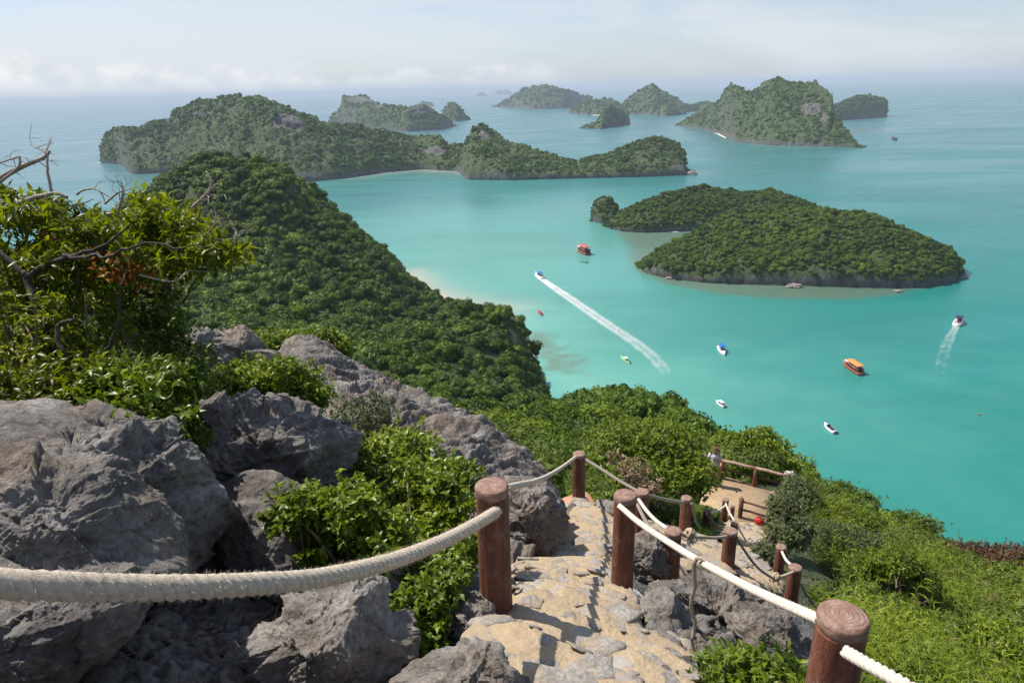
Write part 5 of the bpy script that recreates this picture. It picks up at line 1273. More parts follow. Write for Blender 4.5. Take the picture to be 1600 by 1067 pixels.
PD = {
    'A': ('thick weathered post nearest the camera at bottom right', None), 'B': ('tall thick post left of the steps holding the frayed rope', (M_FOOT_W, .17)),
    'C': ('tall post at the centre of the steps with white footing', (M_FOOT_W, .19)), 'D': ('slim post with an orange footing at the bend of the steps', (M_FOOT_O, .26)),
    'E': ('short post right of the central tall post, white footing', (M_FOOT_W, .17)), 'F': ('post partly hidden just behind the central tall post', None),
    'G': ('post before the round green bush, right of the hidden post', None), 'H': ('post in the middle of the lower steps with knotted rope at left', None),
    'I': ('post at the outer edge of the lower steps with slack rope', None), 'J': ('small post behind the outer edge post, beside the green slope', None),
    'K': ('short thin post left of the terrace entrance', None), 'L': ('thin post at the top of the terrace steps with pale rope', None), 'P': ('low post top peeping out behind the middle post', None)}
for i, (k, (lab, ft)) in enumerate(PD.items()):
    u, v, d, h = POSTS[k]; make_post(lab, px(u, v, d), h, 0.09, 40 + i, ft, 0.6)
make_post('small post beside the thin terrace post', px(1145, 790, 20.5), .55, .065, 60, None, .8)

# ------------------------------------------------------------------ ropes
def rope_mat(name, c0, c1):
    m, nt = new_mat(name); p = pos_(nt); n = noise_(nt, p, 60, 5, 0.7)
    c = ramp(nt, n, [(0.25, c0), (0.6, c1)])
    c = mixc(nt, ramp(nt, noise_(nt, p, 18, 4, .7), [(.6, grey(0)), (.75, grey(.35))]), c, (0.26, 0.17, 0.12))
    out_(nt, princ(nt, Base_Color=c, Roughness=0.9, Normal=bump(nt, noise_(nt, p, 260, 4, .7), 0.9, 0.004), Sheen_Weight=.2)); return m


M_ROPE_OLD = rope_mat('old_rope', (0.42, 0.33, 0.225), (0.66, 0.56, 0.43))
M_ROPE_WHITE = rope_mat('white_rope', (0.54, 0.46, 0.37), (0.76, 0.68, 0.58))
M_ROPE_GREY = rope_mat('grey_rope', (0.16, 0.14, 0.11), (0.30, 0.26, 0.21))
M_ROPE_TAN = rope_mat('tan_rope', (0.33, 0.24, 0.15), (0.52, 0.40, 0.27))


def rope(label, pts, dia, mat, pitch=3.0, seed=0, fuzz=0, strands=3, name='rope'):
    P = spline([px(*p) for p in pts], 40); seg = np.linalg.norm(np.diff(P, axis=0), axis=1); Ln = seg.sum(); s = np.concatenate([[0], np.cumsum(seg)])
    n = int(min(900, max(24, Ln / (dia * pitch) * 9))); t = np.linspace(0, Ln, n); P = np.stack([np.interp(t, s, P[:, k]) for k in range(3)], -1)
    tg = unit(np.gradient(P, axis=0)); a = unit(np.cross(tg, np.array([0, 0, 1.0]))); b = np.cross(tg, a); root = None; mb = MB()
    for k in range(strands):
        ph = 2 * pi * k / strands + 2 * pi * t / (dia * pitch)
        c = P + (np.cos(ph)[:, None] * a + np.sin(ph)[:, None] * b) * dia * .245
        mb.tube(c, dia * .275 * (1 + .05 * fbm(P * 30 + k, 2, seed)), 8)
    o = mb.build(name, mat, None, label=label, cat='rope', kind=None)
    if fuzz:
        rng = np.random.default_rng(seed); i = rng.integers(0, n, fuzz); ph = rng.uniform(0, 6.28, fuzz); rad = np.cos(ph)[:, None] * a[i] + np.sin(ph)[:, None] * b[i]
        p0 = P[i] + rad * dia * .46; d = unit(rad * .8 + rand_dirs(fuzz, rng) * .9); l = rng.uniform(.006, .02, fuzz)
        v, f = leaf_geo(p0, d, rand_dirs(fuzz, rng), l, .0011, 0, .2); mb = MB(); mb.add(v, [f]); mb.build('loose_fibres', mat, o, kind='stuff')
    return o


rope('thick frayed old rope sweeping across the left foreground', [(776, 799, 3.63), (745, 818, 3.35), (700, 842, 3.02), (650, 863, 2.72), (600, 880, 2.47), (500, 903, 2.1), (400, 912, 1.85), (300, 917, 1.68), (200, 918, 1.55), (100, 916, 1.43), (0, 912, 1.34), (-160, 900, 1.22)], .062, M_ROPE_OLD, 2.2, 1, 5200, 4)
rope('grey rope sagging from the tall left post to the slim post', [(792, 762, 3.8), (812, 757, 4.4), (835, 752, 5.4), (860, 741, 6.8), (882, 727, 8.4), (899, 714, 9.8)], .042, M_ROPE_OLD, 2.6, 2)
rope('white twisted rope from the central tall post to the near post', [(968, 790, 5.42), (1000, 817, 5.0), (1050, 850, 4.42), (1100, 880, 3.9), (1180, 922, 3.22), (1282, 968, 2.56)], .045, M_ROPE_WHITE, 2.2, 3)
rope('white twisted rope leaving the near post at the bottom right', [(1322, 1018, 2.42), (1350, 1034, 2.3), (1400, 1062, 2.15), (1500, 1122, 1.9)], .047, M_ROPE_WHITE, 2.0, 4)
rope('grey rope from the slim post down behind the central posts', [(912, 716, 9.85), (940, 733, 9.5), (970, 752, 9.1), (1000, 769, 8.75)], .045, M_ROPE_GREY, 2.6, 5)
rope('grey rope between the hidden post and the post before the bush', [(1010, 773, 8.8), (1030, 778, 9.6), (1050, 782, 10.5), (1068, 785, 11.2)], .045, M_ROPE_GREY, 2.6, 6)
rope('bright white rope from the hidden post to the short post', [(998, 780, 8.65), (1010, 797, 8.2), (1025, 813, 7.75), (1045, 827, 7.3)], .045, M_ROPE_WHITE, 2.4, 7)
rope('dark grey slack rope below the bright white one', [(996, 788, 8.6), (1008, 812, 8.0), (1022, 832, 7.5), (1042, 845, 7.15)], .045, M_ROPE_GREY, 2.4, 8)
rope('tan rope from the knot to the post on the lower steps', [(1060, 832, 7.35), (1075, 838, 7.7), (1095, 839, 8.1), (1118, 840, 8.6), (1135, 838, 9.05)], .040, M_ROPE_TAN, 2.4, 9)
rope('dark rope drooping from the middle post to the outer knot', [(1150, 838, 9.15), (1162, 858, 9.2), (1178, 880, 9.25), (1192, 893, 9.3), (1206, 902, 9.4)], .038, M_ROPE_GREY, 2.4, 10)
rope('pale rope from the outer knot to the edge post', [(1206, 902, 9.4), (1222, 900, 9.5), (1240, 893, 9.55)], .040, M_ROPE_TAN, 2.4, 11)
rope('pale rope between the two posts at the outer edge', [(1222, 862, 12.3), (1228, 874, 11.5), (1236, 882, 10.5), (1244, 888, 9.65)], .045, M_ROPE_WHITE, 2.4, 12)
rope('pale rope from the short thin post to the terrace post', [(1104, 803, 15.9), (1115, 800, 17), (1125, 796, 18), (1134, 789, 19.1)], .05, M_ROPE_WHITE, 2.4, 13)
rope('pale rope hanging down from the terrace post', [(1134, 786, 19.05), (1138, 797, 18.6), (1143, 806, 18), (1148, 814, 17.2)], .05, M_ROPE_WHITE, 2.4, 14)
rope('thin grey rope hanging from the post before the bush', [(1080, 786, 11.2), (1084, 800, 11.3), (1087, 814, 11.5), (1092, 822, 11.6)], .04, M_ROPE_GREY, 2.4, 15)
rope('dark rope from the short thin post to the low post', [(1106, 806, 15.9), (1116, 818, 16.2), (1128, 827, 16.5), (1146, 828, 16.9)], .05, M_ROPE_GREY, 2.4, 16)


def knot(label, u, v, d, s, seed, tails):
    rng = np.random.default_rng(seed); mb = MB(); c = px(u, v, d)
    for k in range(3):
        a = np.linspace(0, 2 * pi, 22); ax = rand_dirs(2, rng); e1 = ax[0]; e2 = unit(np.cross(e1, ax[1]))
        mb.tube(c + (np.cos(a)[:, None] * e1 + np.sin(a)[:, None] * e2) * s * rng.uniform(.7, 1.1), s * .42, 7, False)
    for _ in range(tails):
        e = c + rng.normal(size=3) * s * 1.2 + np.array([0, 0, -s * rng.uniform(1, 2.4)]); mb.tube(spline([c, (c + e) / 2 + rng.normal(size=3) * s * .5, e], 7), np.linspace(s * .3, s * .12, 7), 5)
    mb.build('rope_knot', M_ROPE_TAN, None, label=label, cat='knot', kind=None)


knot('frayed tan rope knot right of the short post', 1078, 833, 7.6, .045, 1, 8)
knot('frayed tan knot in the outer slack rope', 1212, 901, 9.45, .05, 2, 9)

# gnarled dry vine tied to the white rope
mb = MB(); rng_ = np.random.default_rng(4)
P_ = limb_mesh(mb, [(1108, 880, 3.86), (1092, 872, 3.9), (1085, 885, 3.95), (1086, 915, 4.05), (1080, 945, 4.15), (1087, 975, 4.25), (1082, 1000, 4.3), (1086, 1030, 4.35), (1072, 1052, 4.3)], .013, .011, 40, 8, .012, rng_)
mb.build('dry_vine', M_TWIG_PALE, None, label='gnarled dry vine hanging from the white twisted rope', cat='vine')

# ------------------------------------------------------------------ terrace with wooden railings
def terrace_mat():
    m, nt = new_mat('terrace_paving'); p = pos_(nt)
    br = nd(nt, 'ShaderNodeTexBrick', {'offset': .5}, Vector=p, Scale=3.4, Color1=(0.46, 0.32, 0.18, 1), Color2=(0.33, 0.22, 0.12, 1), Mortar=(0.20, 0.13, 0.075, 1), Mortar_Size=0.03)
    c = mixc(nt, ramp(nt, noise_(nt, p, 1.3, 5, .65), [(.4, grey(0)), (.7, grey(.8))]), br.outputs[0], (0.45, 0.33, 0.20))
    h = math_(nt, 'ADD', br.outputs[1], math_(nt, 'MULTIPLY', noise_(nt, p, 8, 5, .7), -2.0))
    out_(nt, princ(nt, Base_Color=c, Roughness=.9, Normal=bump(nt, h, .5, .02))); return m


tp = CLEAR[-1]
mb = MB(); n_ = len(tp); mb.loft([np.concatenate([tp, np.full((n_, 1), z)], 1) for z in (PLAT_Z - .9, PLAT_Z)]); t_ = mb.build('terrace', terrace_mat(), None, False, kind='structure', label='tan paved terrace at the foot of the first steps')
M_RAIL = plain_mat('rail_wood', (0.34, 0.22, 0.16), .75, .25, 10, b=.005)
M_RAIL_DARK = plain_mat('rail_dark', (0.12, 0.05, 0.032), .75, .25, 10, b=.005)


def railing(label, posts, rails, h, r):
    base = np.array(posts[0], float); root = thing('wooden_railing', label, 'railing', tuple(base))
    for p in posts:
        mb = MB(); q = np.array(p) - base; mb.tube(np.array([q + [0, 0, -.3], q, q + [0, 0, h * .5], q + [0, 0, h]]), [r * 1.05, r, r, r * .97], 12); mb.build('post', M_POST, root)
    for a, b, z, rr, m in rails:
        mb = MB(); A = np.array(a) - base + [0, 0, z]; B = np.array(b) - base + [0, 0, z]; mb.tube(np.array([A, A * .66 + B * .34 + [0, 0, .015], A * .33 + B * .67 - [0, 0, .01], B]), rr, 9); mb.build('rail', m, root)


fp = [on_z(u, v, PLAT_Z) for u, v in ((1093, 738), (1127, 747), (1178, 759), (1229, 772))]
railing('wooden railing along the far side of the terrace', fp, [(fp[i], fp[i + 1], z, rr, m) for i in range(3) for z, rr, m in ((.80, .065, M_RAIL), (.42, .035, M_RAIL_DARK))], .84, .085)
fn = [on_z(u, v, PLAT_Z) for u, v in ((1156, 808), (1200, 820))]
railing('low wooden railing on the near side of the terrace', fn, [(fn[0], fn[1], z, .04, M_RAIL_DARK) for z in (.68, .34)], .80, .085)
# ------------------------------------------------------------------ small things by the terrace
def build_bag():
    c = on_z(1186, 817, PLAT_Z); iv, f = ICO[4]; q = iv * np.array([.16, .13, .13]) * (1 + .28 * fbm(iv * 2.5, 4, 5) + .1 * fbm(iv * 7, 3, 6, ridged=True))[:, None]; q[:, 2] = np.maximum(q[:, 2], -.1) + .1
    root = thing('red_bag', 'crumpled bright red bag lying by the near railing', 'bag', tuple(c))
    mb = MB(); mb.add(q, [f]); m = plain_mat('red_plastic', (0.62, 0.012, 0.01), .45, .15, 12); mb.build('sack', m, root)
    mb = MB()
    for s in (-1, 1): mb.tube(spline([(.03 * s, 0, .17), (.05 * s, .03, .26), (.09 * s, .02, .30), (.10 * s, -.02, .2)], 9), .012, 6)
    mb.build('handle', m, root)


build_bag()
c_ = on_z(1232, 786, PLAT_Z); mb = MB(); mb.tube(np.array([c_, c_ + [0, 0, .5], c_ + [0.02, 0, 1.0]]), .04, 8); mb.build('pole', M_POST, None, label='pale topped pole in the shrubs behind the terrace corner', cat='pole')
for i, (u, v, d, lab) in enumerate(((1234, 745, 27, 'whitish lump of rock among leaves right of the far railing'), (1212, 778, 24, 'tan stone beside the grey green tree'))):
    iv, f = ICO[4]; q = iv * np.array([.22, .2, .26]) * (1 + .3 * fbm(iv * 2, 4, i + 3))[:, None]
    me = mesh_np('stone_block', q, [f]); obj('stone_block', me, M_FOOT_W if i == 0 else M_MORTAR, None, lab, 'rock', loc=tuple(px(u, v, d)))


def build_person():
    foot = on_z(1113, 757, PLAT_Z); root = thing('person', 'person in pale patterned top standing behind the bush by the railing', 'person', tuple(foot), radians(-25))
    J = dict(pel=(0, 0, .86), sp=(0, .01, 1.05), ch=(0, .02, 1.25), nk=(0, .015, 1.40), hd0=(0, -.005, 1.47), hd=(0, -.01, 1.56), hdt=(0, 0, 1.63),
             ls=(-.16, .01, 1.34), le=(-.24, .03, 1.10), lw=(-.20, -.14, .95), lh=(-.17, -.2, .93), rs=(.16, .01, 1.34), re=(.25, .0, 1.09), rw=(.28, -.16, 1.02), rh=(.28, -.24, 1.03),
             lhp=(-.09, 0, .82), lk=(-.10, -.02, .46), la=(-.10, .02, .08), lt=(-.11, -.11, .03), rhp=(.09, 0, .82), rk=(.11, -.03, .46), ra=(.11, .02, .08), rt=(.12, -.11, .03))
    rad = dict(pel=.13, sp=.115, ch=.13, nk=.05, hd0=.062, hd=.088, hdt=.06, ls=.055, le=.04, lw=.028, lh=.03, rs=.055, re=.04, rw=.028, rh=.03, lhp=.085, lk=.055, la=.036, lt=.034, rhp=.085, rk=.055, ra=.036, rt=.034)
    E_ = [('pel', 'sp'), ('sp', 'ch'), ('ch', 'nk'), ('nk', 'hd0'), ('hd0', 'hd'), ('hd', 'hdt'), ('ch', 'ls'), ('ls', 'le'), ('le', 'lw'), ('lw', 'lh'), ('ch', 'rs'), ('rs', 're'), ('re', 'rw'), ('rw', 'rh'), ('pel', 'lhp'), ('lhp', 'lk'), ('lk', 'la'), ('la', 'lt'), ('pel', 'rhp'), ('rhp', 'rk'), ('rk', 'ra'), ('ra', 'rt')]
    ks = list(J); me = bpy.data.meshes.new('body'); me.from_pydata([J[k] for k in ks], [(ks.index(a), ks.index(b)) for a, b in E_], [])
    o = obj('body', me, plain_mat('skin', (0.42, 0.23, 0.155), .55, .05), root)
    md = o.modifiers.new('skin', 'SKIN'); md.use_smooth_shade = True
    for i, k in enumerate(ks):
        sv = me.skin_vertices[0].data[i]; sv.radius = (rad[k], rad[k]); sv.use_root = (k == 'pel')
    o.modifiers.new('sub', 'SUBSURF').levels = 1; o.modifiers['sub'].render_levels = 2
    th = np.linspace(0, 2 * pi, 20, endpoint=False)

    def shell(rows): return [np.stack([x + np.cos(th) * a, y + np.sin(th) * b, np.full(20, z)], -1) for x, y, z, a, b in rows]
    m, nt = new_mat('patterned_cloth'); p = objc(nt); k = nd(nt, 'ShaderNodeTexVoronoi', None, Vector=p, Scale=14).outputs['Color']
    c = mixc(nt, ramp(nt, noise_(nt, p, 11, 3, .6), [(.45, grey(0)), (.55, grey(1))]), (0.72, 0.66, 0.66), (0.36, 0.28, 0.42)); out_(nt, princ(nt, Base_Color=c, Roughness=.85))
    mb = MB(); mb.loft(shell([(0, 0, .80, .185, .135), (0, 0, .92, .165, .125), (0, .01, 1.06, .15, .12), (0, .02, 1.22, .178, .135), (0, .02, 1.32, .175, .115), (0, .015, 1.39, .10, .075)]))
    for s, e, q in (('ls', 'le', -1), ('rs', 're', 1)):
        a, b = np.array(J[s]), np.array(J[e]); mb.tube(np.array([a, a * .5 + b * .5, a * .2 + b * .8]), [.075, .068, .066], 12)
    mb.build('shirt', m, root)
    mb = MB(); mb.loft(shell([(0, 0, .70, .19, .13), (0, 0, .86, .17, .13)]))
    for s, kx in (('lhp', 'lk'), ('rhp', 'rk')): mb.tube(np.array([J[s], np.array(J[s]) * .4 + np.array(J[kx]) * .6]), [.11, .085], 12)
    mb.build('shorts', plain_mat('ochre_cloth', (0.42, 0.24, 0.08), .85), root)
    iv, f = ICO[3]; q = iv * np.array([.098, .108, .105]) * (1 + .08 * fbm(iv * 4, 3, 2))[:, None] + np.array([0, .022, 1.575]); kp = (q[:, 1] > -.035) | (q[:, 2] > 1.60)
    f = f[kp[f].all(1)]; mb = MB(); mb.add(q, [f]); mb.tube(spline([(0, .1, 1.58), (0, .14, 1.48), (0, .11, 1.34)], 8), np.linspace(.05, .02, 8), 8); mb.build('hair', plain_mat('reddish_hair', (0.13, 0.045, 0.03), .6, .2), root)
    mb = MB()
    for s in (-1, 1): mb.tube(np.array([(s * .03, -.092, 1.565), (s * .03, -.098, 1.565)]), .009, 6)
    mb.build('eyes', plain_mat('eye', (.03, .02, .02), .3), o)
    mb = MB(); mb.tube(np.array([(0, -.09, 1.565), (0, -.108, 1.54), (0, -.092, 1.525)]), [.008, .014, .01], 6); mb.build('nose', bpy.data.materials['skin'], o)


build_person()

# ------------------------------------------------------------------ boats
M_WOOD_RED = plain_mat('red_brown_hull', (0.26, 0.055, 0.03), .5, .2, 2)
M_ORANGE = plain_mat('orange_roof', (0.72, 0.27, 0.06), .6, .12, 2)
M_WHITE = plain_mat('white_gelcoat', (0.78, 0.77, 0.75), .3, .05, 2)
M_BLUE = plain_mat('blue_canvas', (0.01, 0.13, 0.42), .6, .1, 2)
M_NAVY = plain_mat('navy_paint', (0.012, 0.02, 0.06), .4, .1, 2)
M_DARKB = plain_mat('dark_interior', (0.03, 0.022, 0.02), .7, .2, 2)
M_GREYDECK = plain_mat('grey_deck', (0.30, 0.28, 0.29), .7, .15, 2)
M_GREENB = plain_mat('pale_green_hull', (0.34, 0.55, 0.30), .5, .15, 2)
M_PINK = plain_mat('faded_seats', (0.48, 0.27, 0.25), .7, .15, 2)
M_REDB = plain_mat('red_hull', (0.42, 0.06, 0.06), .5, .15, 2)
M_GLASS = plain_mat('dark_glass', (0.02, 0.025, 0.03), .08, .05, 2)


def hull(L, W, D, bow=0.45, stern=.8, sheer=.35, n=18, m=14):
    """closed hull, x forward, keel below the water"""
    R = []
    for t in np.linspace(0, 1, n):
        x = (t - .5) * L; w = W / 2 * min(1, (stern + (1 - stern) * min(1, t * 4))) * (1 - max(0, (t - (1 - bow)) / bow) ** 2.0) + .02
        top = D * (1 + sheer * max(0, (t - .45) / .55) ** 2 + .12 * max(0, .2 - t) * 5); a = np.linspace(0, pi, m)
        y = np.cos(a) * w; z = -.35 * D * np.sin(a) ** .6 * (1 - .75 * max(0, (t - .7) / .3) ** 2)
        z = np.where((np.arange(m) == 0) | (np.arange(m) == m - 1), top, z); y[1] = w * .92; y[-2] = -w * .92; z[1] = z[-2] = D * .15
        R.append(np.stack([np.full(m, x + .06 * L * max(0, (t - .8) / .2) ** 2 * (z > D * .5)), y, z], -1))
    return R


def boat_root(name, label, bow_px, stern_px, length, group='boats on the bay'):
    b, s = sea_at(*bow_px), sea_at(*stern_px); c = (b + s) / 2; a = atan2(b[1] - s[1], b[0] - s[0]); tl = np.linalg.norm(b - s)
    r = thing(name, label, 'boat', (c[0], c[1], 0.02), a, group); k = tl / length; r.scale = (k, k, k); print(name, label, round(tl, 1)); return r


def gunwale(L, W, D, **k):
    R = hull(L, W, D, **k); return np.array([r[0] for r in R]), np.array([r[-1] for r in R])


def tour_boat(label, bow, stern, roofm, L=22):
    r = boat_root('tour_boat', label, bow, stern, L); W, D = 5.6, 1.7
    mb = MB(); mb.loft(hull(L, W, D, .4, .85, .5)); mb.build('hull', M_WOOD_RED, r)
    g0, g1 = gunwale(L, W, D, bow=.4, stern=.85, sheer=.5)
    mb = MB(); mb.tube(g0 + [0, 0, .05], .14, 6); mb.tube(g1 + [0, 0, .05], .14, 6); mb.build('rub_rail', M_ORANGE, r)
    mb = MB(); mb.box((-2.2, 0, 2.7), (13.5, 4.7, 2.0)); cab = mb.build('cabin', M_WOOD_RED, r, False)
    for k in range(7):
        for s in (-1, 1):
            mb = MB(); mb.box((-8.0 + k * 1.95, s * 2.36, 2.85), (1.3, .08, .95)); mb.build('window', M_DARKB, cab, False)
    mb = MB(); mb.box((-9.0, 0, 2.6), (.1, 3.0, 1.7)); mb.build('stern_opening', M_DARKB, cab, False)
    mb = MB(); mb.box((-1.6, 0, 3.8), (16, 5.4, .18)); dk = mb.build('upper_deck', M_WOOD_RED, r, False)
    for k in range(6):
        for s in (-1, 1):
            mb = MB(); mb.tube(np.array([(-8.4 + k * 2.4, s * 2.4, 3.8), (-8.4 + k * 2.4, s * 2.4, 5.9)]), .07, 6); mb.build('roof_pillar', M_WHITE, dk)
    th = np.linspace(0, pi, 11); R = []
    for x in np.linspace(-9.4, 4.4, 9): R.append(np.concatenate([np.stack([np.full(11, x), np.cos(th) * 2.75, 5.85 + .42 * np.sin(th)], -1), np.stack([np.full(11, x), -np.cos(th) * 2.75, 5.75 + .36 * np.sin(th)], -1)]))
    mb = MB(); mb.loft(R); mb.build('roof', roofm, r)
    mb = MB(); mb.box((6.2, 0, 3.4), (3.0, 3.2, 2.2), taper=.9); wh = mb.build('wheelhouse', M_WHITE, r, False)
    mb = MB(); mb.box((7.6, 0, 3.7), (.35, 2.5, .8)); mb.build('windscreen', M_GLASS, wh, False)
    mb = MB(); mb.box((8.3, 0, 2.02), (3.6, 3.2, .12), taper=.8); mb.build('foredeck', M_GREYDECK, r, False)
    return r


def speedboat(label, bow, stern, canopy, L=9.0, seats=M_PINK, name='speedboat'):
    r = boat_root(name, label, bow, stern, L); W, D = 2.8, .95
    mb = MB(); mb.loft(hull(L, W, D, .5, .88, .35)); mb.build('hull', M_WHITE, r)
    mb = MB(); mb.box((-.9, 0, .93), (5.4, 2.0, .12)); mb.build('cockpit', seats, r, False)
    mb = MB(); mb.box((2.6, 0, 1.16), (2.1, 1.5, .25), taper=.55); mb.build('foredeck', M_WHITE, r, False)
    mb = MB(); mb.box((1.2, 0, 1.35), (.5, 1.8, .6), taper=.8); mb.build('windscreen', M_GLASS, r, False)
    if canopy is not None:
        th = np.linspace(0, pi, 9); R = []
        for x in np.linspace(-2.9, 1.3, 6): R.append(np.concatenate([np.stack([np.full(9, x), np.cos(th) * 1.25, 2.35 + .2 * np.sin(th)], -1), np.stack([np.full(9, x), -np.cos(th) * 1.25, 2.28 + .16 * np.sin(th)], -1)]))
        mb = MB(); mb.loft(R); cn = mb.build('canopy', canopy, r)
        for x in (-2.6, 1.0):
            for s in (-1, 1):
                mb = MB(); mb.tube(np.array([(x, s * 1.15, .9), (x, s * 1.15, 2.35)]), .035, 6); mb.build('canopy_pole', M_WHITE, cn)
    for s in (-.45, .45):
        mb = MB(); mb.box((-4.65, s, 1.05), (.55, .42, .75), taper=.75); mb.box((-4.7, s, .3), (.28, .2, 1.0)); mb.build('outboard_motor', M_NAVY, r, False)
    return r


def longtail(label, bow, stern, m, L=8.0, canopy=None, name='longtail_boat'):
    r = boat_root(name, label, bow, stern, L); W, D = 1.7, .6
    mb = MB(); mb.loft(hull(L, W, D, .55, .6, 1.1)); mb.build('hull', m, r)
    mb = MB(); mb.box((-.3, 0, .58), (4.6, 1.05, .08)); mb.build('floor', M_DARKB, r, False)
    for x in (-1.6, -.2, 1.2):
        mb = MB(); mb.box((x, 0, .66), (.3, 1.3, .07)); mb.build('thwart', m, r, False)
    if canopy is not None:
        mb = MB(); mb.box((-.4, 0, 1.75), (2.8, 1.6, .1), taper=.9); cn = mb.build('canopy', canopy, r, False)
        for x in (-1.6, .8):
            for s in (-.7, .7):
                mb = MB(); mb.tube(np.array([(x, s, .5), (x, s, 1.75)]), .04, 5); mb.build('canopy_pole', M_WHITE, cn)
    mb = MB(); mb.box((-3.6, 0, .85), (.7, .5, .5)); mb.tube(np.array([(-3.7, 0, .8), (-5.2, .1, .1)]), .05, 5); mb.build('engine', M_DARKB, r, False)
    return r


tour_boat('large red brown tour boat with orange roof on the right', (1318, 568), (1346, 587), M_ORANGE)
tour_boat('red brown tour boat moored left of the oval island', (903, 391), (919, 399), plain_mat('red_roof', (0.42, 0.11, 0.07), .6, .2, 2), 20)
longtail('dark green dinghy floating beside the far tour boat', (907, 409), (918, 411.3), plain_mat('dark_green_hull', (0.05, 0.10, 0.07), .5), 8, name='dinghy')
longtail('pale green longtail boat before the forested slope', (970, 559), (985, 568), M_GREENB, 8.5, plain_mat('pale_canvas', (.6, .68, .5), .7))
speedboat('moored speedboat with blue canopy in mid bay', (1132, 555.5), (1124.5, 543.5), M_BLUE, 9)
speedboat('small white speedboat just beyond the forest edge', (1119.5, 628), (1132, 636.5), M_WHITE, 8)
speedboat('white speedboat with open cockpit nearest the right slope', (1288, 663.5), (1305, 677.5), None, 8.5, M_DARKB)
speedboat('speeding white boat at the head of the long foam wake', (837, 428.5), (849, 436), M_BLUE, 11)
speedboat('white speedboat leaving to the right with a short wake', (1502, 499), (1493.5, 510), M_NAVY, 10)
longtail('tiny red boat near the shallow by the bluff', (841, 487), (846.5, 492.5), M_REDB, 6, name='rowing_boat')
longtail('tiny distant boat off the right shore of the steep island', (1394, 217.5), (1400, 219.5), M_DARKB, 8, name='fishing_boat')
rb = thing('mooring_buoy', 'small orange brown buoy floating at far right', 'buoy', tuple(sea_at(1530, 648) + [0, 0, .1])); iv, f = ICO[3]; mb = MB(); mb.add(iv * [.6, .6, .45] + [0, 0, .2], [f]); mb.build('float', plain_mat('buoy_paint', (.45, .10, .03), .5), rb)
mb = MB(); mb.tube(np.array([(0, 0, .5), (0, 0, 1.0)]), .06, 6); mb.build('ring', M_DARKB, rb)


def foam_mat(name, dens):
    m, nt = new_mat(name); p = pos_(nt); fo = nd(nt, 'ShaderNodeAttribute', {'attribute_name': 'foam'}).outputs['Fac']
    n = math_(nt, 'ADD', math_(nt, 'MULTIPLY', noise_(nt, p, .55, 6, .72, .5), .75), math_(nt, 'MULTIPLY', noise_(nt, p, .12, 4, .6), .45))
    a = math_(nt, 'MULTIPLY', math_(nt, 'SUBTRACT', math_(nt, 'ADD', fo, n), 0.95), dens, clamp=True)
    s = princ(nt, Base_Color=(0.80, 0.80, 0.79, 1), Roughness=.8, Alpha=a); out_(nt, s); return m


def wake(label, pts, widths, fade, dens, seed):
    C = spline([np.append(sea_at(u, v)[:2], 0) for u, v in pts], 160)[:, :2]; tg = unit(np.gradient(C, axis=0)); nr = np.stack([-tg[:, 1], tg[:, 0]], -1); w = np.interp(np.linspace(0, 1, 160), np.linspace(0, 1, len(widths)), widths)
    k = np.linspace(-1, 1, 25); V = C[:, None] + nr[:, None] * (w[:, None, None] * .5 * k[None, :, None]); Z = np.full(V.shape[:2] + (1,), .03)
    t = np.linspace(0, 1, 160)[:, None]; lat = np.clip((1 - np.abs(k)) / .7, 0, 1)[None] ** .9 * (.80 + .16 * np.cos(k * 2 * pi * .8 + pi)[None] * np.clip(t * 4, 0, 1)) + .22 * np.exp(-t * 7) - .12 * (1 - np.clip((1 - np.abs(k)) / .3, 0, 1))[None]
    fo = lat * np.interp(t, [0, .15, .6, .9, 1], fade)
    P = np.concatenate([V, Z + (.25 * np.exp(-t * 12))[..., None] * np.cos(k * 1.4)[None, :, None]], -1).reshape(-1, 3); i = np.arange(159)[:, None] * 25; j = np.arange(24)[None]
    f = np.stack([i + j, i + j + 1, i + 26 + j, i + 25 + j], -1).reshape(-1, 4)
    obj('boat_wake', mesh_np('boat_wake', P, [f], True, {'foam': fo.ravel()}), foam_mat('foam_%d' % seed, dens), None, label, 'wake', kind='stuff')


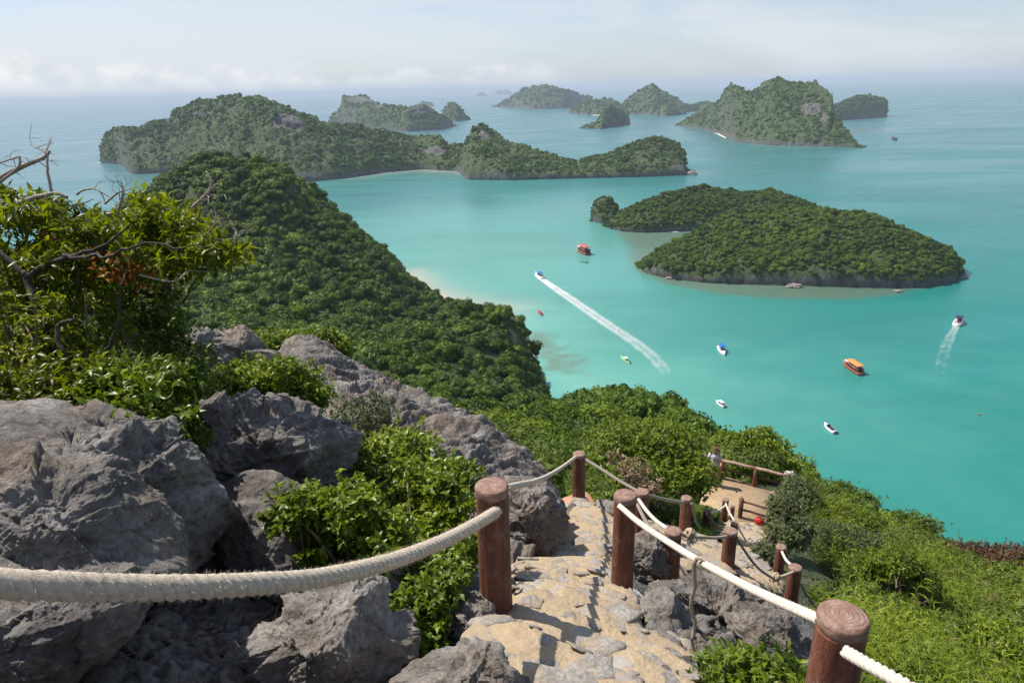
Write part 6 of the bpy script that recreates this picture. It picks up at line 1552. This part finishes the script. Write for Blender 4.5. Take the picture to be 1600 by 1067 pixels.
wake('long white foam wake curving behind the speeding boat', [(838, 429.5), (848, 437), (870, 452), (905, 476), (950, 507), (985, 530), (1015, 553), (1036, 575), (1048, 594)], [5, 9, 12, 13.5, 14, 14, 13, 11], [1.3, 1.1, .84, .62, .22], 1.25, 1)
wake('short thin foam wake behind the boat leaving to the right', [(1499, 504), (1492, 514), (1483, 530), (1475, 552), (1468, 580), (1464, 596)], [3.5, 7, 10, 12, 13], [1.1, .8, .55, .38, .1], 1.0, 2)


# rocks lying on the oval island's shoal and the long island's point
rng_ = np.random.default_rng(8)
for lab, u, v, s in (('brown rock on the shoal before the oval island', 1241, 449, 4.0), ('small rock off the right front of the oval island', 1403, 456, 2.2), ('rock at the right tip of the oval island', 1504, 434, 3.0), ('low rock at the right tip of the long island', 1080, 273, 7.0), ('reddish rock by the left front of the oval island', 1046, 436, 2.2)):
    iv, f = ICO[4]; q = iv * np.array([1.5, 1, .7]) * s * (1 + .35 * fbm(iv * 2, 4, int(u)))[:, None]
    obj('shore_rock', mesh_np('shore_rock', q, [f]), M_ROCK, None, lab, 'rock', loc=tuple(sea_at(u, v) + [0, 0, s * .1]))
for lab, pts, w in (('white sand beach in the bay of the long island', [(600, 268.5), (660, 264.5), (720, 267.5)], 7), ('white beach below the steep hilly island', [(1113, 206), (1122, 210), (1134, 216)], 22), ('tiny beach between the two hills of the oval island', [(1043, 362), (1060, 362)], 3.0), ('small white beach on the islet left of the pointed island', [(926, 180.5), (940, 180.5)], 30)):
    C = spline([np.append(sea_at(u, v)[:2], 0) for u, v in pts], 40); tg = unit(np.gradient(C, axis=0)); e = unit(C * [1, 1, 0]); k = np.linspace(-1, 1, 7)
    V = C[:, None] + e[:, None] * (k * w)[None, :, None]; V[..., 2] = .05 + (k + 1)[None] * .7 * np.sin(np.linspace(0, pi, 40))[:, None] ** .5
    i = np.arange(39)[:, None] * 7; j = np.arange(6)[None]; f = np.stack([i + j, i + j + 1, i + 8 + j, i + 7 + j], -1).reshape(-1, 4)
    obj('beach', mesh_np('beach', V.reshape(-1, 3), [f]), plain_mat('beach_sand', (0.62, 0.54, 0.44), .9, .1, .5), None, lab, None, kind='structure')
print('objects', len(bpy.data.objects), 'tris', sum(len(o.data.loop_triangles) if False else sum(p.loop_total - 2 for p in o.data.polygons) for o in {x.data.name: x for x in bpy.data.objects if x.type == 'MESH' and len(x.data.polygons) < 2000}.values()))
